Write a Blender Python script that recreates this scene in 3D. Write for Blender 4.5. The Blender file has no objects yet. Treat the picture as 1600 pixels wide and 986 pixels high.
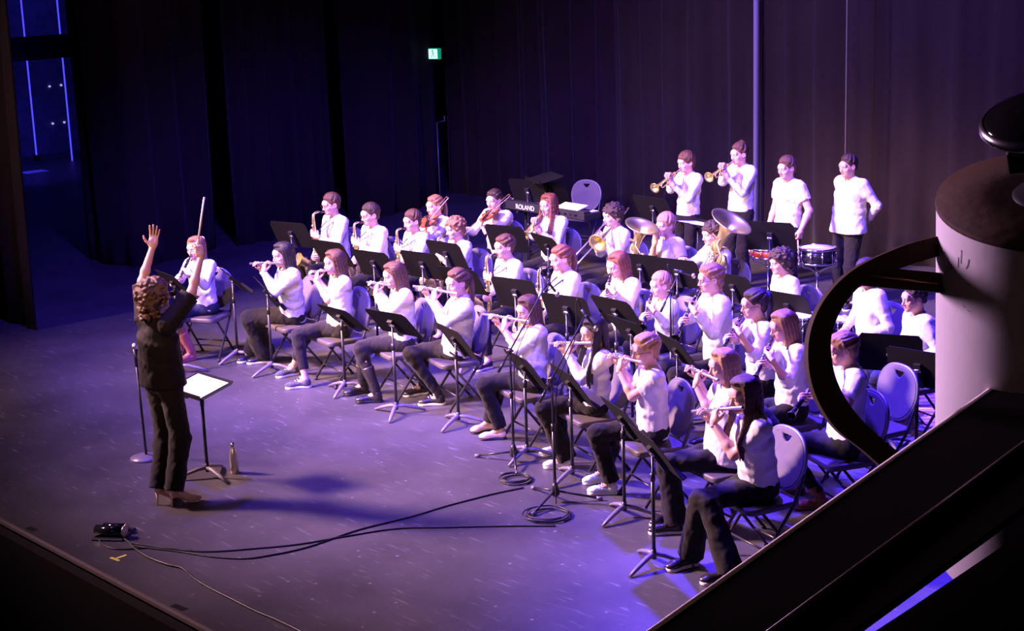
import bpy, math, random
import numpy as np
from mathutils import Vector, Matrix
random.seed(7); np.random.seed(7)
SC = bpy.context.scene
COL = SC.collection
PI = math.pi

# ------------------------------------------------------------------ camera
F_PX, PITCH, ROLL, YAW, CAM_H = 2577.0, 0.2292, -0.0353, 2.4146, 4.2
def _cam_axes():
    fw = np.array([math.cos(YAW)*math.cos(PITCH), math.sin(YAW)*math.cos(PITCH), -math.sin(PITCH)])
    rt = np.array([math.sin(YAW), -math.cos(YAW), 0.0]); up = np.cross(rt, fw)
    c, s = math.cos(ROLL), math.sin(ROLL)
    return c*rt+s*up, -s*rt+c*up, fw
RT, UP, FW = _cam_axes()
CP = np.array([0.0, 0.0, CAM_H])
cam_d = bpy.data.cameras.new('camera'); cam = bpy.data.objects.new('camera', cam_d); COL.objects.link(cam)
cam_d.sensor_width = 36.0; cam_d.lens = 36.0*F_PX/1600.0; cam_d.clip_end = 200; cam_d.clip_start = 0.05
cam.matrix_world = Matrix([[RT[0], UP[0], -FW[0], CP[0]], [RT[1], UP[1], -FW[1], CP[1]], [RT[2], UP[2], -FW[2], CP[2]], [0, 0, 0, 1]])
SC.camera = cam

# ------------------------------------------------------------------ world, exposure, stage lights, added fills
w = bpy.data.worlds.new('world'); SC.world = w; w.use_nodes = True
w.node_tree.nodes['Background'].inputs[0].default_value = (0.25, 0.12, 0.6, 1)
w.node_tree.nodes['Background'].inputs[1].default_value = 0.004
SC.view_settings.view_transform = 'Standard'; SC.view_settings.look = 'None'
SC.view_settings.exposure = 0.0; SC.view_settings.gamma = 1.0; SC.view_settings.use_curve_mapping = False
SC.cycles.max_bounces = 5; SC.cycles.diffuse_bounces = 2; SC.cycles.sample_clamp_indirect = 3.0
def spot(name, loc, aim, power, color, angle, blend=0.6, size=0.25):
    d = bpy.data.lights.new(name, 'SPOT'); o = bpy.data.objects.new(name, d); COL.objects.link(o)
    d.energy = power; d.color = color; d.spot_size = math.radians(angle); d.spot_blend = blend; d.shadow_soft_size = size
    o.location = loc; v = Vector(aim)-Vector(loc); o.rotation_euler = v.to_track_quat('-Z', 'Y').to_euler()
    return o
WARM = (1.0, 0.57, 0.64)
spot('front_wash_wide', (-17.3, -5.0, 6.5), (-12.9, 13.4, 0.5), 11500, WARM, 31, 0.6, 0.7)
spot('house_right_amber', (-2.5, -6.0, 8.0), (-12.5, 11.5, 1.5), 7500, (1.0, 0.60, 0.42), 23.5, 0.8, 0.4)
spot('front_wash_centre', (-15.9, -0.1, 10.7), (-12.6, 11.6, 0.5), 52000, WARM, 26, 0.42, 1.1)
spot('front_wash_right', (-19.9, 0.9, 9.1), (-7.3, 9.8, 0.5), 56000, WARM, 32.6, 1.0, 1.1)
spot('blue_wash_left', (-7.3, 6.6, 7.4), (-13.4, 11.0, 0.5), 10200, (0.10, 0.045, 1.0), 54, 0.45, .35)
spot('blue_wash_centre', (-11.9, 6.0, 9.7), (-10.2, 13.4, 0.5), 12800, (0.10, 0.045, 1.0), 92, 0.75)
spot('blue_wash_right', (-10.6, 10.9, 7.9), (-4.4, 10.6, 0.5), 33000, (0.07, 0.025, 1.0), 69, 0.96)
spot('blue_wash_back', (-9.0, 14.6, 8.6), (-9.6, 12.9, 0.0), 6500, (0.09, 0.04, 1.0), 58, 0.9)
spot('lantern_fill', (-9.4, 1.2, 4.6), (-2.2, 2.45, 3.6), 5600, (1.0, 0.58, 0.95), 24, 0.6, 1.0)  # added spot standing in for stage bounce on the lantern
hl = bpy.data.lights.new('added_dim_fill', 'AREA'); ho = bpy.data.objects.new('added_dim_fill', hl); COL.objects.link(ho); hl.shape = 'DISK'; hl.size = 5; hl.energy = 32; hl.color = (1.0, 0.62, 0.45); ho.location = (3, -7, 9); ho.rotation_euler = (Vector((-4, 3, 2))-Vector((3, -7, 9))).to_track_quat('-Z', 'Y').to_euler()  # added unseen fill behind the camera, lifts the dark foreground

# ------------------------------------------------------------------ pixel helpers: photo pixel -> point in the place
def ray(x, y): return FW + RT*(x-800)/F_PX - UP*(y-493)/F_PX
def G(x, y, z=0.0):
    d = ray(x, y); t = (z-CP[2])/d[2]; return CP+t*d
def atY(x, y, Y):
    d = ray(x, y); return CP + d*(Y-CP[1])/d[1]
def at_depth(x, y, dep): return CP + ray(x, y)*dep
def on_vert(x, y, base):            # on the upright plane through base that faces the camera
    n = np.array([FW[0], FW[1], 0.0]); n /= np.linalg.norm(n)
    d = ray(x, y); return CP + d*(np.dot(np.asarray(base)-CP, n)/np.dot(d, n))
def reach(M, px, L, away):          # direction from M whose end at distance L shows at px
    M = np.asarray(M); d = ray(*px); d = d/np.linalg.norm(d); oc = CP-M
    b = np.dot(oc, d); c = np.dot(oc, oc)-L*L; disc = b*b-c
    t = -b + (math.sqrt(disc) if disc > 0 else 0)*(1 if away > 0 else -1)
    v = CP+t*d-M; return v/np.linalg.norm(v)
def nrm(v):
    v = np.asarray(v, float); return v/np.linalg.norm(v)

# ------------------------------------------------------------------ materials
MATS = {}
def mat(name, col, rough=0.6, metal=0.0, bump=0.0, bscale=40, bstretch=(1, 1, 1), var=0.0, vscale=6, emit=None, sheen=0.0, coat=0.0, detail=4):
    if name in MATS: return MATS[name]
    m = bpy.data.materials.new(name); m.use_nodes = True; nt = m.node_tree; b = nt.nodes['Principled BSDF']
    b.inputs['Base Color'].default_value = (*col, 1); b.inputs['Roughness'].default_value = rough; b.inputs['Metallic'].default_value = metal
    if rough >= .75: b.inputs['Specular IOR Level'].default_value = .18
    if sheen: b.inputs['Sheen Weight'].default_value = sheen
    if coat: b.inputs['Coat Weight'].default_value = coat
    if emit: b.inputs['Emission Color'].default_value = (*emit[0], 1); b.inputs['Emission Strength'].default_value = emit[1]
    if bump or var:
        tc = nt.nodes.new('ShaderNodeTexCoord'); mp = nt.nodes.new('ShaderNodeMapping'); mp.inputs['Scale'].default_value = bstretch
        nt.links.new(tc.outputs['Object'], mp.inputs['Vector'])
    if bump:
        n = nt.nodes.new('ShaderNodeTexNoise'); n.inputs['Scale'].default_value = bscale; n.inputs['Detail'].default_value = detail
        bp = nt.nodes.new('ShaderNodeBump'); bp.inputs['Strength'].default_value = bump; bp.inputs['Distance'].default_value = 0.02
        nt.links.new(mp.outputs[0], n.inputs['Vector']); nt.links.new(n.outputs['Fac'], bp.inputs['Height']); nt.links.new(bp.outputs[0], b.inputs['Normal'])
    if var:
        n2 = nt.nodes.new('ShaderNodeTexNoise'); n2.inputs['Scale'].default_value = vscale; n2.inputs['Detail'].default_value = 5
        r = nt.nodes.new('ShaderNodeValToRGB'); r.color_ramp.elements[0].position = 0.3; r.color_ramp.elements[1].position = 0.7
        r.color_ramp.elements[0].color = (*[c*(1-var) for c in col], 1); r.color_ramp.elements[1].color = (*[min(1, c*(1+var)) for c in col], 1)
        nt.links.new(mp.outputs[0], n2.inputs['Vector']); nt.links.new(n2.outputs['Fac'], r.inputs['Fac']); nt.links.new(r.outputs[0], b.inputs['Base Color'])
    MATS[name] = m; return m
def hairmat(name, col): return mat('hair_'+name, col, 0.45, bump=0.45, bscale=60, bstretch=(7, 7, 0.5), var=0.5, vscale=26)
M = dict(
 skin=mat('skin_fair', (0.64, 0.37, 0.275), 0.55, bump=0.05, bscale=90), skin2=mat('skin_tan', (0.54, 0.29, 0.195), 0.55, bump=0.05, bscale=90),
 lips=mat('lips', (0.55, 0.17, 0.16), 0.4), eyew=mat('eye_white', (0.75, 0.72, 0.72), 0.2), iris=mat('iris', (0.03, 0.02, 0.015), 0.15),
 white=mat('white_cotton', (0.74, 0.71, 0.73), 0.85, bump=0.35, bscale=14, bstretch=(1, 1, 0.5)),
 cream=mat('cream_sweatshirt', (0.74, 0.69, 0.62), 0.9, bump=0.45, bscale=10, bstretch=(1, 1, 0.5)),
 greyshirt=mat('pale_grey_shirt', (0.50, 0.45, 0.55), 0.85, bump=0.35, bscale=14),
 blouse=mat('printed_blouse', (0.72, 0.68, 0.70), 0.85, bump=0.3, bscale=20, var=0.25, vscale=45),
 black=mat('black_cloth', (0.009, 0.007, 0.0075), 0.85, bump=0.4, bscale=12, sheen=0.08),
 blackblouse=mat('black_satin_blouse', (0.010, 0.0075, 0.0075), 0.78, bump=0.5, bscale=9, bstretch=(1, 1, 0.6)),
 charcoal=mat('charcoal_trouser', (0.015, 0.012, 0.014), 0.85, bump=0.4, bscale=14, sheen=0.1),
 navy=mat('navy_denim', (0.022, 0.024, 0.055), 0.85, bump=0.3, bscale=40),
 chrome=mat('chrome', (0.85, 0.84, 0.86), 0.16, 1.0), silver=mat('silver_plate', (0.90, 0.84, 0.90), 0.34, 1.0),
 brass=mat('lacquered_brass', (1.0, 0.92, 0.36), 0.30, 0.92), ebony=mat('ebonite', (0.015, 0.013, 0.014), 0.25),
 standm=mat('black_powder_coat', (0.0035, 0.003, 0.004), 0.8, bump=0.1, bscale=160), pole=mat('stand_pole_black', (0.016, 0.015, 0.018), 0.35),
 legm=mat('stand_base_grey', (0.16, 0.14, 0.17), 0.4, bump=0.1, bscale=60, coat=0.2),
 fabric=mat('chair_grey_fabric', (0.16, 0.14, 0.145), 0.9, bump=0.1, bscale=160, var=0.06, vscale=20), vinyl=mat('chair_seat_vinyl', (0.085, 0.07, 0.075), 0.5, bump=0.1, bscale=80),
 frame=mat('chair_frame_tube', (0.035, 0.032, 0.04), 0.35, 0.3), rim=mat('chair_rim_grey', (0.20, 0.19, 0.24), 0.35, 0.4),
 rubber=mat('rubber', (0.025, 0.022, 0.022), 0.7), paper=mat('paper', (0.82, 0.80, 0.80), 0.8),
 cable=mat('black_cable', (0.012, 0.011, 0.013), 0.45), shoew=mat('white_canvas', (0.80, 0.78, 0.78), 0.7, bump=0.2, bscale=90), shoeb=mat('black_leather', (0.02, 0.017, 0.017), 0.3),
 shoeg=mat('grey_trainer_mesh', (0.10, 0.10, 0.11), 0.8, bump=0.5, bscale=120, var=0.5, vscale=70), mint=mat('mint_trainer', (0.60, 0.76, 0.74), 0.7, bump=0.3, bscale=90, var=0.2, vscale=50),
 brownb=mat('tan_brown_leather', (0.30, 0.115, 0.035), 0.45, bump=0.2, bscale=50), redb=mat('russet_leather', (0.40, 0.13, 0.12), 0.4, bump=0.2, bscale=40),
 beige=mat('beige_patent', (0.78, 0.56, 0.45), 0.25), solew=mat('white_rubber_sole', (0.80, 0.76, 0.74), 0.6), tights=mat('tan_tights', (0.36, 0.16, 0.12), 0.6),
 wood=mat('violin_varnish', (0.36, 0.10, 0.035), 0.25, var=0.3, vscale=12, bstretch=(1, 6, 1), coat=0.5), stick=mat('pale_maple', (0.72, 0.55, 0.38), 0.5),
 redsh=mat('red_drum_shell', (0.62, 0.08, 0.03), 0.25, coat=0.5), skinhead=mat('drum_head', (0.78, 0.76, 0.76), 0.6), steel=mat('brushed_steel', (0.62, 0.55, 0.48), 0.3, 0.9),
 blackshell=mat('black_drum_shell', (0.02, 0.02, 0.03), 0.2, 0.3, coat=0.5), plastic=mat('black_plastic', (0.02, 0.019, 0.022), 0.45), whitekey=mat('white_key', (0.8, 0.78, 0.78), 0.3),
 yellow=mat('yellow_tape', (0.85, 0.80, 0.12), 0.6), blueband=mat('blue_scrunchie', (0.10, 0.09, 0.55), 0.8, bump=0.5, bscale=60), bow=mat('white_ribbon', (0.82, 0.8, 0.82), 0.6),
 gold=mat('gold_earring', (0.9, 0.6, 0.3), 0.2, 1.0))
HC = dict(black=(0.012, 0.009, 0.010), dark=(0.035, 0.018, 0.012), brown=(0.085, 0.036, 0.020), auburn=(0.16, 0.050, 0.024), light=(0.24, 0.12, 0.055), blond=(0.42, 0.24, 0.10), straw=(0.40, 0.20, 0.13))

# ------------------------------------------------------------------ object helpers
def link(o, parent=None):
    COL.objects.link(o)
    if parent is not None: o.parent = parent
    return o
def tag(o, label=None, cat=None, group=None, kind=None):
    if label: o['label'] = label
    if cat: o['category'] = cat
    if group: o['group'] = group
    if kind: o['kind'] = kind
    return o
def empty(name, mw=None, label=None, cat=None, group=None):
    o = bpy.data.objects.new(name, None); o.empty_display_size = 0.1; COL.objects.link(o)
    if mw is not None: o.matrix_world = mw
    return tag(o, label, cat, group)
def frame_mat(loc, fwd, up=(0, 0, 1)):       # local +Y = fwd, +Z close to up
    y = nrm(fwd); z = np.asarray(up, float); x = np.cross(y, z)
    if np.linalg.norm(x) < 1e-4: x = np.cross(y, (0, 1, 0.1))
    x = nrm(x); z = np.cross(x, y)
    return Matrix([[x[0], y[0], z[0], loc[0]], [x[1], y[1], z[1], loc[1]], [x[2], y[2], z[2], loc[2]], [0, 0, 0, 1]])
def copy_tree(root, mw, label=None, group=None):
    r = root.copy(); COL.objects.link(r); r.matrix_world = mw
    if label: r['label'] = label
    if group: r['group'] = group
    def rec(src, dst):
        for ch in src.children:
            c = ch.copy(); COL.objects.link(c); c.parent = dst; c.matrix_parent_inverse = ch.matrix_parent_inverse.copy(); rec(ch, c)
    rec(root, r); return r
def mesh_np(name, V, Q, mats, mi=None, smooth=True, T=None):
    me = bpy.data.meshes.new(name); V = np.asarray(V, np.float32); nq = len(Q); nt_ = 0 if T is None else len(T)
    me.vertices.add(len(V)); me.vertices.foreach_set('co', V.ravel())
    me.loops.add(nq*4+nt_*3); idx = np.asarray(Q, np.int32).ravel()
    if nt_: idx = np.concatenate([idx, np.asarray(T, np.int32).ravel()])
    me.loops.foreach_set('vertex_index', idx); me.polygons.add(nq+nt_)
    ls = np.concatenate([np.arange(nq)*4, nq*4+np.arange(nt_)*3]).astype(np.int32)
    me.polygons.foreach_set('loop_start', ls)
    for m in mats: me.materials.append(m)
    if mi is not None: me.polygons.foreach_set('material_index', np.asarray(mi, np.int32))
    me.polygons.foreach_set('use_smooth', np.full(nq+nt_, smooth))
    me.update(calc_edges=True); return me

class MB:                                     # collects shapes into one mesh
    def __init__(s): s.v = []; s.f = []; s.m = []; s.sm = []
    def add(s, V, F, m=0, smooth=True):
        b = len(s.v); s.v += [tuple(map(float, p)) for p in V]; s.f += [tuple(i+b for i in f) for f in F]; s.m += [m]*len(F); s.sm += [smooth]*len(F); return s
    def tube(s, pts, r, n=8, m=0, cap=True, flat=None):
        P = [np.array(p, float) for p in pts]; k = len(P); R = list(r) if hasattr(r, '__len__') else [r]*k
        T = [nrm(P[min(i+1, k-1)]-P[max(i-1, 0)]) for i in range(k)]
        a = np.array([0, 0, 1.0]) if abs(T[0][2]) < 0.9 else np.array([1.0, 0, 0]); u = nrm(np.cross(T[0], a)); V = []
        for i in range(k):
            u = nrm(u-T[i]*np.dot(u, T[i])); w_ = np.cross(T[i], u)
            for j in range(n):
                q = 2*PI*j/n; c, d = math.cos(q), math.sin(q)
                if flat: d *= flat
                V.append(P[i]+R[i]*(u*c+w_*d))
        Fc = [(i*n+j, i*n+(j+1) % n, (i+1)*n+(j+1) % n, (i+1)*n+j) for i in range(k-1) for j in range(n)]
        s.add(V, Fc, m)
        if cap:
            b = len(s.v)-len(V); s.f += [tuple(b+j for j in range(n))[::-1], tuple(b+(k-1)*n+j for j in range(n))]; s.m += [m, m]; s.sm += [False, False]
        return s
    def lathe(s, prof, o=(0, 0, 0), d=(0, 0, 1), n=20, m=0, smooth=True):
        d = nrm(d); a = np.array([0, 0, 1.0]) if abs(d[2]) < 0.9 else np.array([1.0, 0, 0]); u = nrm(np.cross(d, a)); w_ = np.cross(d, u); o = np.array(o, float)
        V = []; 
        for (r, z) in prof:
            for j in range(n): q = 2*PI*j/n; V.append(o+d*z+max(r, 1e-4)*(u*math.cos(q)+w_*math.sin(q)))
        k = len(prof); Fc = [(i*n+j, i*n+(j+1) % n, (i+1)*n+(j+1) % n, (i+1)*n+j) for i in range(k-1) for j in range(n)]
        return s.add(V, Fc, m, smooth)
    def box(s, c, h, m=0, R=None, bev=0.0):
        c = np.array(c, float); h = np.array(h, float); V = []; 
        if bev <= 0:
            for z in (-1, 1):
                for y in (-1, 1):
                    for x in (-1, 1): V.append((x*h[0], y*h[1], z*h[2]))
            Fc = [(0, 2, 3, 1), (4, 5, 7, 6), (0, 1, 5, 4), (2, 6, 7, 3), (0, 4, 6, 2), (1, 3, 7, 5)]
        else:
            b = min(bev, *(h*0.9)); rings = []
            for z, q in ((-h[2], b), (-h[2]+b, 0), (h[2]-b, 0), (h[2], b)):
                x, y = h[0]-q, h[1]-q; e = b*0.6 if q == 0 else b*0.4
                rings.append([(x, -y+e, z), (x, y-e, z), (x-e, y, z), (-x+e, y, z), (-x, y-e, z), (-x, -y+e, z), (-x+e, -y, z), (x-e, -y, z)])
            for r_ in rings: V += r_
            Fc = [(i*8+j, i*8+(j+1) % 8, (i+1)*8+(j+1) % 8, (i+1)*8+j) for i in range(3) for j in range(8)] + [tuple(range(8))[::-1], tuple(24+j for j in range(8))]
        if R is not None: V = [np.asarray(R) @ np.array(p) for p in V]
        return s.add([np.array(p)+c for p in V], Fc, m, False)
    def ell(s, c, r, m=0, nu=12, nv=8, R=None):
        V = []; c = np.array(c, float)
        for i in range(nv+1):
            t = PI*i/nv
            for j in range(nu):
                q = 2*PI*j/nu; p = np.array([r[0]*math.sin(t)*math.cos(q), r[1]*math.sin(t)*math.sin(q), r[2]*math.cos(t)])
                if R is not None: p = np.asarray(R) @ p
                V.append(c+p)
        Fc = [(i*nu+j, (i+1)*nu+j, (i+1)*nu+(j+1) % nu, i*nu+(j+1) % nu) for i in range(nv) for j in range(nu)]
        return s.add(V, Fc, m)
    def prism(s, poly, z0, z1, m=0, bev=0.0):   # closed convex-ish outline extruded in z
        n = len(poly); V = [(x, y, z0) for x, y in poly]+[(x, y, z1) for x, y in poly]
        Fc = [(j, (j+1) % n, n+(j+1) % n, n+j) for j in range(n)]+[tuple(range(n))[::-1], tuple(range(n, 2*n))]
        return s.add(V, Fc, m, False)
    def mesh(s, name, mats):
        me = bpy.data.meshes.new(name); me.from_pydata(s.v, [], s.f)
        for q in (mats if isinstance(mats, (list, tuple)) else [mats]): me.materials.append(q)
        me.polygons.foreach_set('material_index', s.m); me.polygons.foreach_set('use_smooth', s.sm); me.update(); return me
    def obj(s, name, mats, parent=None, mw=None):
        o = bpy.data.objects.new(name, s.mesh(name, mats)); link(o, parent)
        if mw is not None: o.matrix_local = mw
        return o
def plate(name, outlines, th, bev, material, parent=None, mw=None):   # flat outline (with holes), thickness and rounded edge
    cu = bpy.data.curves.new('tmp', 'CURVE'); cu.dimensions = '2D'; cu.fill_mode = 'BOTH'; cu.extrude = th/2-bev; cu.bevel_depth = bev; cu.bevel_resolution = 2
    for ol in outlines:
        sp = cu.splines.new('POLY'); sp.points.add(len(ol)-1)
        for i, (x, y) in enumerate(ol): sp.points[i].co = (x, y, 0, 1)
        sp.use_cyclic_u = True
    t = bpy.data.objects.new('tmp', cu); COL.objects.link(t); dg = bpy.context.evaluated_depsgraph_get(); me = bpy.data.meshes.new_from_object(t.evaluated_get(dg))
    bpy.data.objects.remove(t); bpy.data.curves.remove(cu); me.name = name; me.materials.clear(); me.materials.append(material)
    o = bpy.data.objects.new(name, me); link(o, parent)
    if mw is not None: o.matrix_local = mw
    return o
def bez(p0, p1, p2, p3, n=10):
    p0, p1, p2, p3 = map(lambda q: np.array(q, float), (p0, p1, p2, p3))
    return [(1-t)**3*p0+3*(1-t)**2*t*p1+3*(1-t)*t*t*p2+t**3*p3 for t in np.linspace(0, 1, n)]
def smooth_path(P, n=6):
    P = [np.array(p, float) for p in P]; out = []
    for i in range(len(P)-1):
        a = P[max(i-1, 0)]; b = P[i]; c = P[i+1]; d = P[min(i+2, len(P)-1)]
        for t in np.linspace(0, 1, n, endpoint=False):
            out.append(0.5*((2*b)+(-a+c)*t+(2*a-5*b+4*c-d)*t*t+(-a+3*b-3*c+d)*t**3))
    return out+[P[-1]]

# ------------------------------------------------------------------ implicit surfaces (smoothly blended bodies, clothes, hair, shoes)
class Vol:
    def __init__(s, lo, hi, h):
        s.lo = np.array(lo, np.float32); s.h = h; n = np.ceil((np.array(hi)-np.array(lo))/h).astype(int)+1
        s.ax = [s.lo[i]+h*np.arange(n[i], dtype=np.float32) for i in range(3)]; s.F = np.full(n, 0.5, np.float32)
    def put(s, lo, hi, fn, k=0.02, op=0, pad=0.0):
        sl = []
        for i in range(3):
            a = int(max(0, math.floor((lo[i]-k-pad-s.lo[i])/s.h)-1)); b = int(min(s.F.shape[i], math.ceil((hi[i]+k+pad-s.lo[i])/s.h)+2))
            if b <= a: return
            sl.append(slice(a, b))
        sl = tuple(sl); x = s.ax[0][sl[0]][:, None, None]; y = s.ax[1][sl[1]][None, :, None]; z = s.ax[2][sl[2]][None, None, :]
        d = fn(x, y, z); A = s.F[sl]
        if op == 0:
            hh = np.maximum(k-np.abs(A-d), 0)/k; s.F[sl] = np.minimum(A, d)-hh*hh*k*0.25
        else:
            d = -d; hh = np.maximum(k-np.abs(A-d), 0)/k; s.F[sl] = np.maximum(A, d)+hh*hh*k*0.25
    def cap(s, a, b, ra, rb, k=0.02, op=0):
        a = np.array(a, float); b = np.array(b, float); ab = b-a; L2 = max(1e-9, float(ab @ ab)); r = max(ra, rb)
        def fn(x, y, z):
            px, py, pz = x-a[0], y-a[1], z-a[2]; t = np.clip((px*ab[0]+py*ab[1]+pz*ab[2])/L2, 0, 1)
            return np.sqrt((px-t*ab[0])**2+(py-t*ab[1])**2+(pz-t*ab[2])**2)-(ra+(rb-ra)*t)
        s.put(np.minimum(a, b)-r, np.maximum(a, b)+r, fn, k, op)
    def cone(s, a, b, ra, rb, k=0.015, op=0):      # flat ends
        a = np.array(a, float); b = np.array(b, float); L = np.linalg.norm(b-a); u = (b-a)/L; r = max(ra, rb)
        def fn(x, y, z):
            px, py, pz = x-a[0], y-a[1], z-a[2]; t = px*u[0]+py*u[1]+pz*u[2]; rad = np.sqrt(np.maximum(0, px*px+py*py+pz*pz-t*t))
            return np.maximum(rad-(ra+(rb-ra)*np.clip(t/L, 0, 1)), np.maximum(-t, t-L))
        s.put(np.minimum(a, b)-r, np.maximum(a, b)+r, fn, k, op)
    def ell(s, c, r, k=0.02, op=0, R=None):
        c = np.array(c, float); r = np.array(r, float); m = float(r.min()); q = float(r.max())
        def fn(x, y, z):
            px, py, pz = x-c[0], y-c[1], z-c[2]
            if R is not None:
                px, py, pz = [R[0][i]*px+R[1][i]*py+R[2][i]*pz for i in range(3)]
            e = np.sqrt((px/r[0])**2+(py/r[1])**2+(pz/r[2])**2); g = np.sqrt((px/r[0]**2)**2+(py/r[1]**2)**2+(pz/r[2]**2)**2)+1e-6
            return e*(e-1)/g
        s.put(c-(q if R is not None else r), c+(q if R is not None else r), fn, k, op)
    def econe(s, a, b, wa, wb, right, k=0.03, op=0, end=0.5):   # elliptic section, w=(half width, half depth)
        a = np.array(a, float); b = np.array(b, float); L = np.linalg.norm(b-a); u = (b-a)/L; rr = nrm(np.array(right)-u*np.dot(right, u)); ff = np.cross(u, rr); r = max(*wa, *wb)
        def fn(x, y, z):
            px, py, pz = x-a[0], y-a[1], z-a[2]; t = (px*u[0]+py*u[1]+pz*u[2])/L; tc = np.clip(t, 0, 1)
            W = wa[0]+(wb[0]-wa[0])*tc; D = wa[1]+(wb[1]-wa[1])*tc
            e = np.sqrt(((px*rr[0]+py*rr[1]+pz*rr[2])/W)**2+((px*ff[0]+py*ff[1]+pz*ff[2])/D)**2+((t-tc)*L/(D*end))**2)
            return (e-1)*np.minimum(W, D)
        s.put(np.minimum(a, b)-r, np.maximum(a, b)+r, fn, k, op)
    def halfspace(s, p, n, k=0.01):                 # remove everything on the side n points to
        p = np.array(p, float); n = nrm(n); x = s.ax[0][:, None, None]; y = s.ax[1][None, :, None]; z = s.ax[2][None, None, :]
        d = (x-p[0])*n[0]+(y-p[1])*n[1]+(z-p[2])*n[2]; A = s.F; hh = np.maximum(k-np.abs(A-d), 0)/k; s.F = (np.maximum(A, d)+hh*hh*k*0.25).astype(np.float32)
    def noise(s, amp, fx, fy, fz, ph=0.0):
        x = s.ax[0][:, None, None]; y = s.ax[1][None, :, None]; z = s.ax[2][None, None, :]
        s.F += (amp*np.sin(x*fx+ph+1.7*np.sin(z*fz*0.6+ph))*np.sin(y*fy+2*ph+1.3*np.sin(x*fx*0.5))*np.sin(z*fz+ph*1.7+1.9*np.sin(y*fy*0.4+ph))).astype(np.float32)
    def sample(s, V):
        i = np.clip(np.rint((V-s.lo)/s.h).astype(int), 0, np.array(s.F.shape)-1); return s.F[i[:, 0], i[:, 1], i[:, 2]]
    def nets(s):
        F = s.F; F[0] = F[-1] = 0.5; F[:, 0] = 0.5; F[:, -1] = 0.5; F[:, :, 0] = 0.5; F[:, :, -1] = 0.5
        S = F < 0; c = np.zeros([n-1 for n in F.shape], np.int8)
        for i in (0, 1):
            for j in (0, 1):
                for k in (0, 1): c += S[i:F.shape[0]-1+i, j:F.shape[1]-1+j, k:F.shape[2]-1+k]
        mask = (c > 0) & (c < 8); cells = np.argwhere(mask); idx = np.full(mask.shape, -1, np.int32); idx[mask] = np.arange(len(cells))
        pos = np.zeros((len(cells), 3), np.float32); cnt = np.zeros(len(cells), np.float32)
        for ax in range(3):
            for o1 in (0, 1):
                for o2 in (0, 1):
                    a = np.zeros(3, int); a[(ax+1) % 3] = o1; a[(ax+2) % 3] = o2; b = a.copy(); b[ax] = 1
                    ca = cells+a; cb = cells+b; fa = F[ca[:, 0], ca[:, 1], ca[:, 2]]; fb = F[cb[:, 0], cb[:, 1], cb[:, 2]]
                    cr = (fa < 0) != (fb < 0); t = fa[cr]/(fa[cr]-fb[cr]); p = np.tile(a.astype(np.float32), (cr.sum(), 1)); p[:, ax] += t; pos[cr] += p; cnt[cr] += 1
        V = s.lo+(cells+pos/np.maximum(cnt, 1)[:, None])*s.h; Q = []
        for ax in range(3):
            u, v = (ax+1) % 3, (ax+2) % 3; sa = [slice(None)]*3; sb = [slice(None)]*3; sa[ax] = slice(0, -1); sb[ax] = slice(1, None)
            A = S[tuple(sa)]; B = S[tuple(sb)]; e = np.argwhere(A != B); ok = (e[:, u] > 0) & (e[:, v] > 0) & (e[:, u] < F.shape[u]-1) & (e[:, v] < F.shape[v]-1); e = e[ok]
            fl = A[e[:, 0], e[:, 1], e[:, 2]]
            def cid(du, dv):
                q = e.copy(); q[:, u] -= du; q[:, v] -= dv; return idx[q[:, 0], q[:, 1], q[:, 2]]
            q4 = np.stack([cid(1, 1), cid(0, 1), cid(0, 0), cid(1, 0)], 1); q4[~fl] = q4[~fl][:, ::-1]; Q.append(q4)
        return V, np.concatenate(Q)
def smooth_mesh(V, Q, it=1):
    for _ in range(it):
        acc = np.zeros_like(V); n = np.zeros(len(V), np.float32)
        for a in range(4):
            np.add.at(acc, Q[:, a], V[Q[:, (a+1) % 4]]); np.add.at(n, Q[:, a], 1); np.add.at(acc, Q[:, a], V[Q[:, (a+3) % 4]]); np.add.at(n, Q[:, a], 1)
        V = 0.5*V+0.5*acc/np.maximum(n, 1)[:, None]
    return V

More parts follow.
